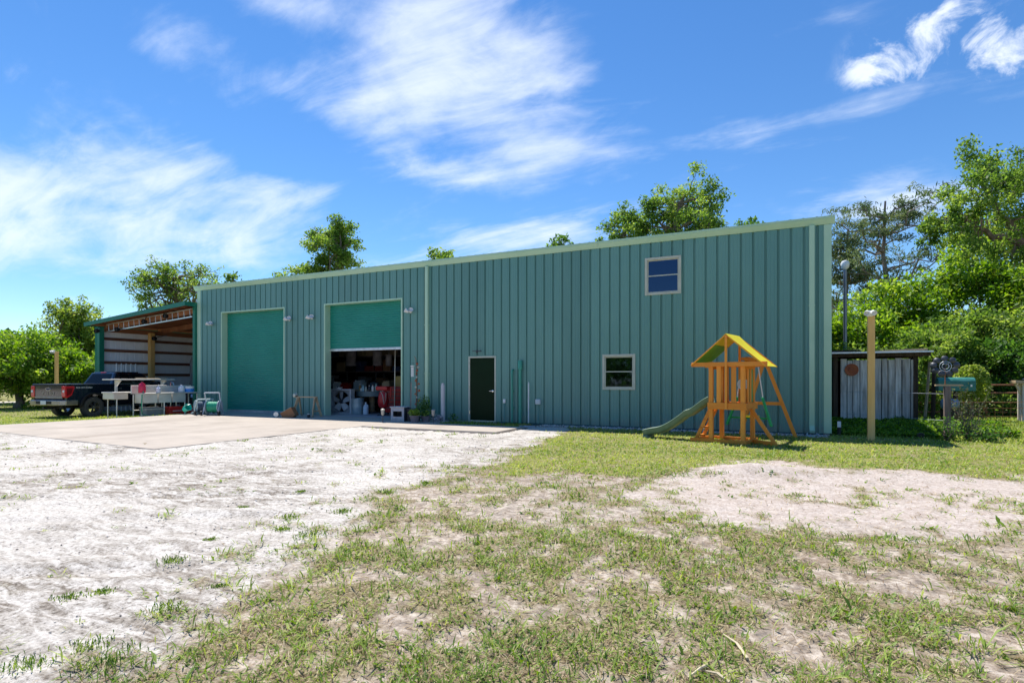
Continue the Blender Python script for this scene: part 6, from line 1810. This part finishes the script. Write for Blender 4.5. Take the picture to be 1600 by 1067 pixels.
# ------------------------------------------------------------------ trees
def limb(mb, p, q, r0, r1, rng, n=5, sides=6, wob=.08, sag=0):
    p, q = np.array(p, float), np.array(q, float)
    L_ = np.linalg.norm(q - p)
    pts = []
    for i in range(n + 1):
        t = i / n
        w = (rng.normal(size=3) * wob * L_ * math.sin(math.pi * t)) * .5
        c = p * (1 - t) + q * t + w
        c[2] += sag * L_ * math.sin(math.pi * t)
        pts.append(tuple(c))
    mb.path(pts, [r0 + (r1 - r0) * i / n for i in range(n + 1)], sides, False)
    return pts
def tree(name, label, cat, xy, z0, H, trunk_h, cc, cr, n_limb, clump_r, n_leaf, size, lmat, bark=BARK, tr=.25, seed=1, group=None, twigs=3, lean=(0, 0), up=.5, aspect=.5, shell=.6, flat=.75, bare=False):
    """H total height; crown ellipsoid centred at cc (dx,dy,z) with radii cr."""
    rng = np.random.default_rng(seed)
    t = thing(name, label, cat, (xy[0], xy[1], z0), 0, group)
    mb = MB()
    top = np.array([cc[0] * .8 + lean[0], cc[1] * .8 + lean[1], cc[2] + cr[2] * .35])
    tp = limb(mb, (0, 0, 0), top, tr, tr * .25, rng, 8, 8, .10)
    clumps = []
    for i in range(n_limb):
        k = rng.integers(max(1, int(8 * trunk_h / max(top[2], .1))), 9) if top[2] > trunk_h else 8
        s = np.array(tp[min(int(k), 8)])
        u = rng.normal(size=3); u /= np.linalg.norm(u)
        rad = shell + (1 - shell) * rng.random()
        e = np.array(cc) + u * np.array(cr) * rad
        e[2] = max(e[2], cc[2] - cr[2])
        lp = limb(mb, s, e, tr * .32, tr * .06, rng, 5, 5, .09, .06)
        clumps.append((e, clump_r * rng.uniform(.7, 1.35)))
        for j in range(twigs):
            b = np.array(lp[rng.integers(2, 5)])
            d = np.clip(rng.normal(size=3), -1.3, 1.3) * clump_r * 1.35; d[2] = abs(d[2]) * .8
            limb(mb, b, b + d, tr * .10, tr * .03, rng, 3, 4, .12)
            clumps.append((b + d, clump_r * rng.uniform(.5, 1.1)))
    mb.build('trunk', bark, t, True, fix=False)
    w = np.array([c[1] ** 2 for c in clumps]); w /= w.sum()
    idx = rng.choice(len(clumps), n_leaf, p=w)
    C_ = np.array([c[0] for c in clumps])[idx]; R_ = np.array([c[1] for c in clumps])[idx]
    u = rng.normal(size=(n_leaf, 3)); u /= np.linalg.norm(u, axis=1)[:, None]
    rad = rng.random(n_leaf) ** .5 * rng.uniform(.75, 1.25, n_leaf)
    P = C_ + u * (R_ * rad)[:, None] * np.array([1, 1, flat])
    P[:, 2] = np.maximum(P[:, 2], .05)
    cv = rng.random(len(clumps))[idx]
    leaves('crown', lmat, P, size, rng, np.clip(.45 * cv + .55 * rng.random(n_leaf), 0, 1), t, up, aspect)
    return t
def zat(py, d): return CH + (HZ - py) / FPX * d
def mper(px, d): return px / FPX * d
G0 = -.15
# --- behind the building
D = 42
tree('background_tree', 'tall green oak crown rising behind the roof left of the corner', 'tree', at_depth(1062, D), G0, zat(270, D), 6, (0, 0, zat(335, D)), (mper(72, D), mper(60, D), mper(58, D)), 26, .80, 17000, .115, L_MIX, tr=.4, seed=11, group='trees behind the building')
tree('background_tree', 'smaller leaning oak crown behind the roof, left of the tall one', 'tree', at_depth(975, D + 2), G0, zat(310, D), 6, (0, 0, zat(357, D)), (mper(38, D), mper(40, D), mper(42, D)), 17, .70, 8500, .115, L_MIX, tr=.35, seed=12, group='trees behind the building')
tree('background_tree', 'dense dark green tree top behind the roof above the roller doors', 'tree', at_depth(523, 52), G0, zat(340, 52), 7, (0, 0, zat(388, 52)), (mper(34, 52), mper(34, 52), mper(48, 52)), 20, .80, 14000, .13, L_MIX, tr=.4, seed=13, group='trees behind the building')
tree('background_tree', 'thin twiggy sprig just showing over the roof left of the dark tree', 'tree', at_depth(462, 52), G0, zat(412, 52), 7, (0, 0, zat(432, 52)), (mper(28, 52), mper(25, 52), mper(16, 52)), 9, .6, 1600, .15, L_MIX, tr=.25, seed=14, group='trees behind the building')
tree('background_tree', 'thin twiggy sprig just showing over the middle of the roof', 'tree', at_depth(697, 48), G0, zat(386, 48), 7, (0, 0, zat(405, 48)), (mper(34, 48), mper(25, 48), mper(16, 48)), 10, .55, 1300, .14, L_MIX, tr=.22, seed=15, group='trees behind the building')
tree('background_tree', 'tiny tree tip showing over the roof between the sprig and the oaks', 'tree', at_depth(876, 48), G0, zat(362, 48), 7, (0, 0, zat(383, 48)), (mper(14, 48), mper(14, 48), mper(16, 48)), 6, .5, 900, .14, L_OAK, tr=.2, seed=16, group='trees behind the building')
tree('background_tree', 'small sparse tip over the roof near the right corner', 'tree', at_depth(1172, 48), G0, zat(338, 48), 7, (0, 0, zat(352, 48)), (mper(14, 48), mper(14, 48), mper(10, 48)), 6, .5, 700, .14, L_OAK, tr=.2, seed=17, group='trees behind the building')
# --- left side
D = 46
tree('feathery_tree', 'airy olive-green tree rising behind the carport roof', 'tree', at_depth(275, D), G0, zat(398, D), 4, (0, 0, zat(452, D)), (mper(95, D), mper(60, D), mper(56, D)), 52, .55, 11000, .10, L_MIX, tr=.35, seed=21, group='trees left of the building', twigs=4)
tree('feathery_tree', 'thin sprig of leaves left of the corner trim above the carport', 'tree', at_depth(366, D), G0, zat(425, D), 4, (0, 0, zat(440, D)), (mper(13, D), mper(12, D), mper(14, D)), 6, .55, 900, .13, L_MIX, tr=.2, seed=22, group='trees left of the building')
D = 36
tree('spring_tree', 'slender tree with pale yellowish leaves left of the carport', 'tree', at_depth(112, D), -.2, zat(450, D), 2, (0, 0, zat(500, D)), (mper(38, D), mper(40, D), mper(48, D)), 22, .45, 5200, .09, L_YEL, tr=.22, seed=23, group='trees left of the building', twigs=4)
tree('spring_tree', 'light green bushy tree close behind the carport corner', 'tree', at_depth(150, D + 1), -.2, zat(485, D), 1.5, (0, 0, zat(545, D)), (mper(40, D), mper(40, D), mper(62, D)), 26, .7, 12000, .12, L_YEL, tr=.2, seed=24, group='trees left of the building')
tree('spring_tree', 'low bright green bush behind the tailgate of the pickup', 'tree', at_depth(105, 32), -.2, 3.2, .5, (0, 0, 1.5), (2.3, 2.0, 1.7), 22, .7, 15000, .10, L_LIGHT, tr=.12, seed=25, group='trees left of the building')
D = 31
tree('yard_tree', 'rounded bright green tree with grey trunk at the left edge', 'tree', at_depth(27, D), -.2, zat(528, D), 1.6, (.3, .4, zat(572, D)), (mper(72, D), mper(70, D), mper(38, D)), 34, .75, 19000, .09, L_LIGHT, tr=.24, seed=26, group='trees left of the building')
tree('yard_tree', 'dense green tree behind the left yard tree', 'tree', at_depth(60, 38), -.2, zat(520, 38), 1.6, (0, 0, zat(560, 38)), (mper(60, 38), 2.6, mper(42, 38)), 28, .9, 15000, .12, L_LIGHT, tr=.24, seed=27, group='trees left of the building')
tree('yard_tree', 'shadowy green tree cut off by the left edge of the photo', 'tree', at_depth(-75, 44), -.2, 5.2, 1.6, (0, 0, 3.0), (3.2, 3.0, 2.4), 24, 1.0, 9000, .15, L_OAK, tr=.24, seed=28, group='trees left of the building')
sn = thing('dead_snag', 'thin dark snag poking above the left trees', 'dead tree', (*at_depth(22, 60), -.3))
mb = MB(); rng = np.random.default_rng(8); limb(mb, (0, 0, 0), (.2, 0, zat(521, 60) + .3), .22, .05, rng, 8, 6, .05)
for k in range(7): limb(mb, (.1, 0, 2.5 + k * .55), (.1 + rng.uniform(-.9, .9), rng.uniform(-.5, .5), 2.9 + k * .6), .05, .02, rng, 3, 4, .1)
mb.build('trunk', DARKWOOD, sn, True)
# --- right side: dense bright growth
D = 26
def bush(px, d, top, halfw, lab, mat, seed, n=15000, size=.10, cl=.75, lo=0):
    H = zat(top, d)
    tree('broadleaf_tree', lab, 'tree', at_depth(px, d), -.15, H, .6, (0, 0, H * .55 + lo), (mper(halfw, d), mper(halfw, d) * .8, H * .47), 34, cl, n, size, mat, tr=.18, seed=seed, group='green trees along the right side', shell=.72)
bush(1332, 27, 478, 48, 'bright green tree directly behind the plank shed', L_LIGHT, 31, 13000)
bush(1425, 30, 425, 72, 'bright green tree behind the tall timber post', L_LIGHT, 32, 20000, .11, .85)
bush(1520, 25, 470, 62, 'mid green bush behind the wind flower', L_MIX, 33, 17000, .09, .7)
bush(1560, 29, 335, 82, 'tall sunlit lime-green tree below the mossy oak', L_LIGHT, 34, 26000, .11, .9)
bush(1640, 26, 400, 78, 'large green tree at the right edge of the yard', L_LIGHT, 35, 20000, .10, .9)
bush(1470, 23.5, 520, 62, 'low leafy thicket behind the corral fence', L_MIX, 36, 15000, .08, .55)
bush(1590, 22.5, 530, 60, 'low green thicket behind the potting bench', L_DARK, 37, 14000, .08, .55)
bush(1385, 22.5, 540, 40, 'low leafy thicket right of the shed roof', L_MIX, 38, 9000, .08, .5)
bush(1760, 27, 380, 90, 'green tree just beyond the right edge', L_LIGHT, 39, 14000, .12, 1.0)
bush(1300, 40, 500, 60, 'pale green tree far behind the workshop corner', L_YEL, 40, 9000, .13, .9)
# conical shrub and twiggy plants
gx, gy = at_depth(1518, 19.5)
t = thing('rounded_shrub', 'yellow-green rounded shrub right of the wind flower', 'shrub', (gx, gy, -.1))
mb = MB(); mb.path([(0, 0, 0), (.03, 0, .9), (0, 0, 1.6)], [.05, .04, .02], 6); mb.build('stem', BARK, t)
rng = np.random.default_rng(77)
n = 5200; th = rng.random(n) * 6.283; u = rng.random(n); zz = .75 + 1.25 * u; rr = .52 * np.sqrt(np.clip(1 - ((zz - 1.32) / .72) ** 2, 0, 1)) * (.7 + .35 * rng.random(n))
leaves('foliage', L_YEL, np.stack([rr * np.cos(th), rr * np.sin(th), zz], -1), .045, rng, rng.random(n), t, .5)
def twiggy(px, py, h, r, n, lab, mat, seed):
    gx, gy = on_ground(px, py, -.08); rng = np.random.default_rng(seed)
    t = thing('twiggy_shrub', lab, 'shrub', (gx, gy, -.1)); mb = MB(); P = []
    for k in range(24):
        a = rng.random() * 6.283; q = (r * math.cos(a) * rng.random(), r * math.sin(a) * rng.random(), h * rng.uniform(.6, 1))
        pts = limb(mb, (0, 0, 0), q, .010, .003, rng, 4, 4, .12)
        for p in pts[1:]: P += [np.array(p) + rng.normal(size=3) * .07 for _ in range(n // 96)]
    mb.build('stems', BARK, t, fix=False)
    leaves('foliage', mat, np.array(P), .032, rng, rng.random(len(P)), t, .3)
twiggy(1512, 690, 1.25, .5, 700, 'open twiggy shrub right of the tee post', L_TWIG, 5)
twiggy(1482, 692, .6, .28, 500, 'low leafy shrub at the foot of the tee post', L_DARK, 6)
twiggy(1540, 693, .35, .5, 700, 'low dark weeds under the wire fence', L_DARK, 7)
# weeds round the shed
rng = np.random.default_rng(55); n = 26000
x = rng.uniform(1.35, 5.3, n); y = 16.55 + (rng.random(n) ** 1.2) * 3.3
hump = .10 + .42 * fbm(x * .9, y * .9, 3, 61) * sstep(16.3, 18.2, y)
P = np.stack([x, y, -.06 + hump * rng.random(n) ** .6], -1)
keep = ~((x > 3.6) & (y < 17.4)); P = P[keep]
o = leaves('shed_weeds', L_LIGHT, P, .05, rng, np.clip(rng.random(len(P)) * .7, 0, 1), None, .6)
tag(o, 'leafy green weeds growing round the foot of the plank shed', 'weeds', kind='stuff')
# vines on the corral
n = 9000; u = rng.random(n); x = A[0] + (B[0] - A[0]) * u + rng.normal(0, .12, n); y = A[1] + (B[1] - A[1]) * u + rng.normal(0, .3, n) + .35
z = rng.random(n) ** .8 * 1.15 * (.55 + .45 * fbm(u * 14, u * 3, 3, 5))
o = leaves('corral_vines', L_MIX, np.stack([x, y, z - .1], -1), .06, rng, rng.random(n), None, .3); tag(o, 'tangle of vines and leaves over the rusty corral fence', 'vines', kind='stuff')
# --- pines
def pine(px, d, top, lab, seed, spread, trunk_px):
    rng = np.random.default_rng(seed); H = zat(top, d) * 1.04
    t = thing('pine_tree', lab, 'tree', (*at_depth(px, d), -.2), 0, 'pines behind the right corner'); mb = MB()
    tp = limb(mb, (0, 0, 0), (spread * .05, 0, H * .93), .30, .06, rng, 12, 8, .03)
    P = []; V = []
    for k in range(30):
        f = rng.uniform(.45, 1.0); s = np.array(tp[int(f * 12)]); a = rng.random() * 6.283
        Lb = spread * (1.15 - .75 * (f - .42) / .58) * rng.uniform(.55, 1.1)
        e = s + np.array([math.cos(a) * Lb, math.sin(a) * Lb, Lb * rng.uniform(.25, .7)])
        lp = limb(mb, s, e, .085, .02, rng, 6, 5, .13, -.04)
        for j in range(5):
            b = np.array(lp[rng.integers(3, 7)]); q = b + rng.normal(size=3) * np.array([.55, .55, .3]) + np.array([0, 0, .3])
            limb(mb, b, q, .02, .008, rng, 2, 4, .1)
            if rng.random() < .85:
                m = 70; cv = rng.random()
                P.append(q + rng.normal(size=(m, 3)) * np.array([.27, .27, .14])); V.append(np.clip(.5 * cv + .5 * rng.random(m), 0, 1))
    mb.build('trunk', PINEBARK, t, True, fix=False)
    leaves('crown', L_PINE, np.concatenate(P), .15, rng, np.concatenate(V), t, .5, .22)
pine(1376, 38, 300, 'tall crooked pine with open branches right of the workshop corner', 41, 5.4, 8)
pine(1322, 41, 345, 'thinner pine partly hidden by the workshop corner', 42, 2.6, 6)
# --- live oak with hanging moss at the right edge
d = 21.5; gx, gy = at_depth(1690, d); rng = np.random.default_rng(70)
t = thing('live_oak', 'big live oak reaching in from the right with hanging grey moss', 'tree', (gx, gy, -.1)); mb = MB()
tips = []
def W3(px, py, dd=d):
    x, y = at_depth(px, dd); return np.array([x - gx, y - gy, zat(py, dd) + .1])
trk = limb(mb, (0, 0, 0), W3(1672, 480), .42, .34, rng, 5, 10, .04)
main = limb(mb, W3(1672, 480), W3(1585, 365), .30, .17, rng, 5, 8, .06)
m2 = limb(mb, W3(1585, 365), W3(1535, 290), .17, .07, rng, 5, 7, .08)
m3 = limb(mb, W3(1600, 385), W3(1490, 335), .14, .05, rng, 5, 7, .08)
m4 = limb(mb, W3(1672, 480), W3(1690, 300), .28, .10, rng, 5, 8, .06)
cl = [(1530, 240, .75), (1560, 232, .7), (1595, 245, .8), (1518, 275, .6), (1548, 285, .8), (1585, 290, .9), (1502, 300, .6), (1478, 318, .55), (1512, 330, .6), (1545, 325, .8), (1590, 335, .9),
      (1460, 330, .45), (1445, 345, .35), (1492, 350, .45), (1560, 365, .6), (1620, 270, 1.0), (1630, 330, 1.0), (1660, 290, 1.1), (1690, 340, 1.2), (1720, 270, 1.1), (1530, 258, .6), (1572, 262, .7)]
P = []; V = []
bases = main + m2 + m3 + m4
for (px, py, r) in cl:
    dd = d + rng.uniform(-1.6, 1.6); c = W3(px, py + 26, dd)
    b = min(bases, key=lambda q: np.linalg.norm(np.array(q) - c)); limb(mb, b, c, .05, .015, rng, 4, 5, .14)
    for j in range(5):
        q = c + rng.normal(size=3) * r * .75; limb(mb, c, q, .016, .006, rng, 2, 4, .1)
        k = int(270 * r); cv = rng.random(); P.append(q + rng.normal(size=(k, 3)) * r * .24); V.append(np.clip(.45 * cv + .55 * rng.random(k), 0, 1))
mb.build('trunk', BARK, t, True, fix=False)
leaves('crown', L_MIX, np.concatenate(P), .066, rng, np.concatenate(V), t, .4)
for (px, py, h) in ((1506, 335, .9), (1518, 338, 1.15), (1528, 345, 1.0), (1497, 332, .6), (1590, 385, .9), (1600, 378, .7), (1475, 345, .5)):
    mb = MB(); c = W3(px, py)
    for k in range(26):
        x0 = c + rng.normal(size=3) * np.array([.13, .13, .06]); hh = h * rng.uniform(.4, 1)
        mb.path([tuple(x0), tuple(x0 + np.array([rng.normal() * .03, 0, -hh * .5])), tuple(x0 + np.array([rng.normal() * .05, 0, -hh]))], [.022, .016, .004], 4, False)
    mb.build('moss', MOSS, t, fix=False)
# --- low far woods all round the horizon
rng = np.random.default_rng(99); N_ = 52000
ang = rng.random(N_) * 6.283
R_ = 95 + 30 * fbm(np.cos(ang) * 6, np.sin(ang) * 6, 3, 14) + rng.normal(0, 5, N_)
hh = (5.0 + 6.0 * fbm(np.cos(ang) * 20 + 9, np.sin(ang) * 20, 4, 24))
z = hh * rng.random(N_) ** .7
P = np.stack([R_ * np.cos(ang), R_ * np.sin(ang), z - .3], -1)
o = leaves('distant_woods', L_OAK, P, .75, rng, np.clip(.5 * rng.random(N_) + .5 * fbm(np.cos(ang) * 30, np.sin(ang) * 30, 2, 8), 0, 1), None, .4, .8)
tag(o, 'low belt of distant woods along the horizon', 'woods', kind='stuff')
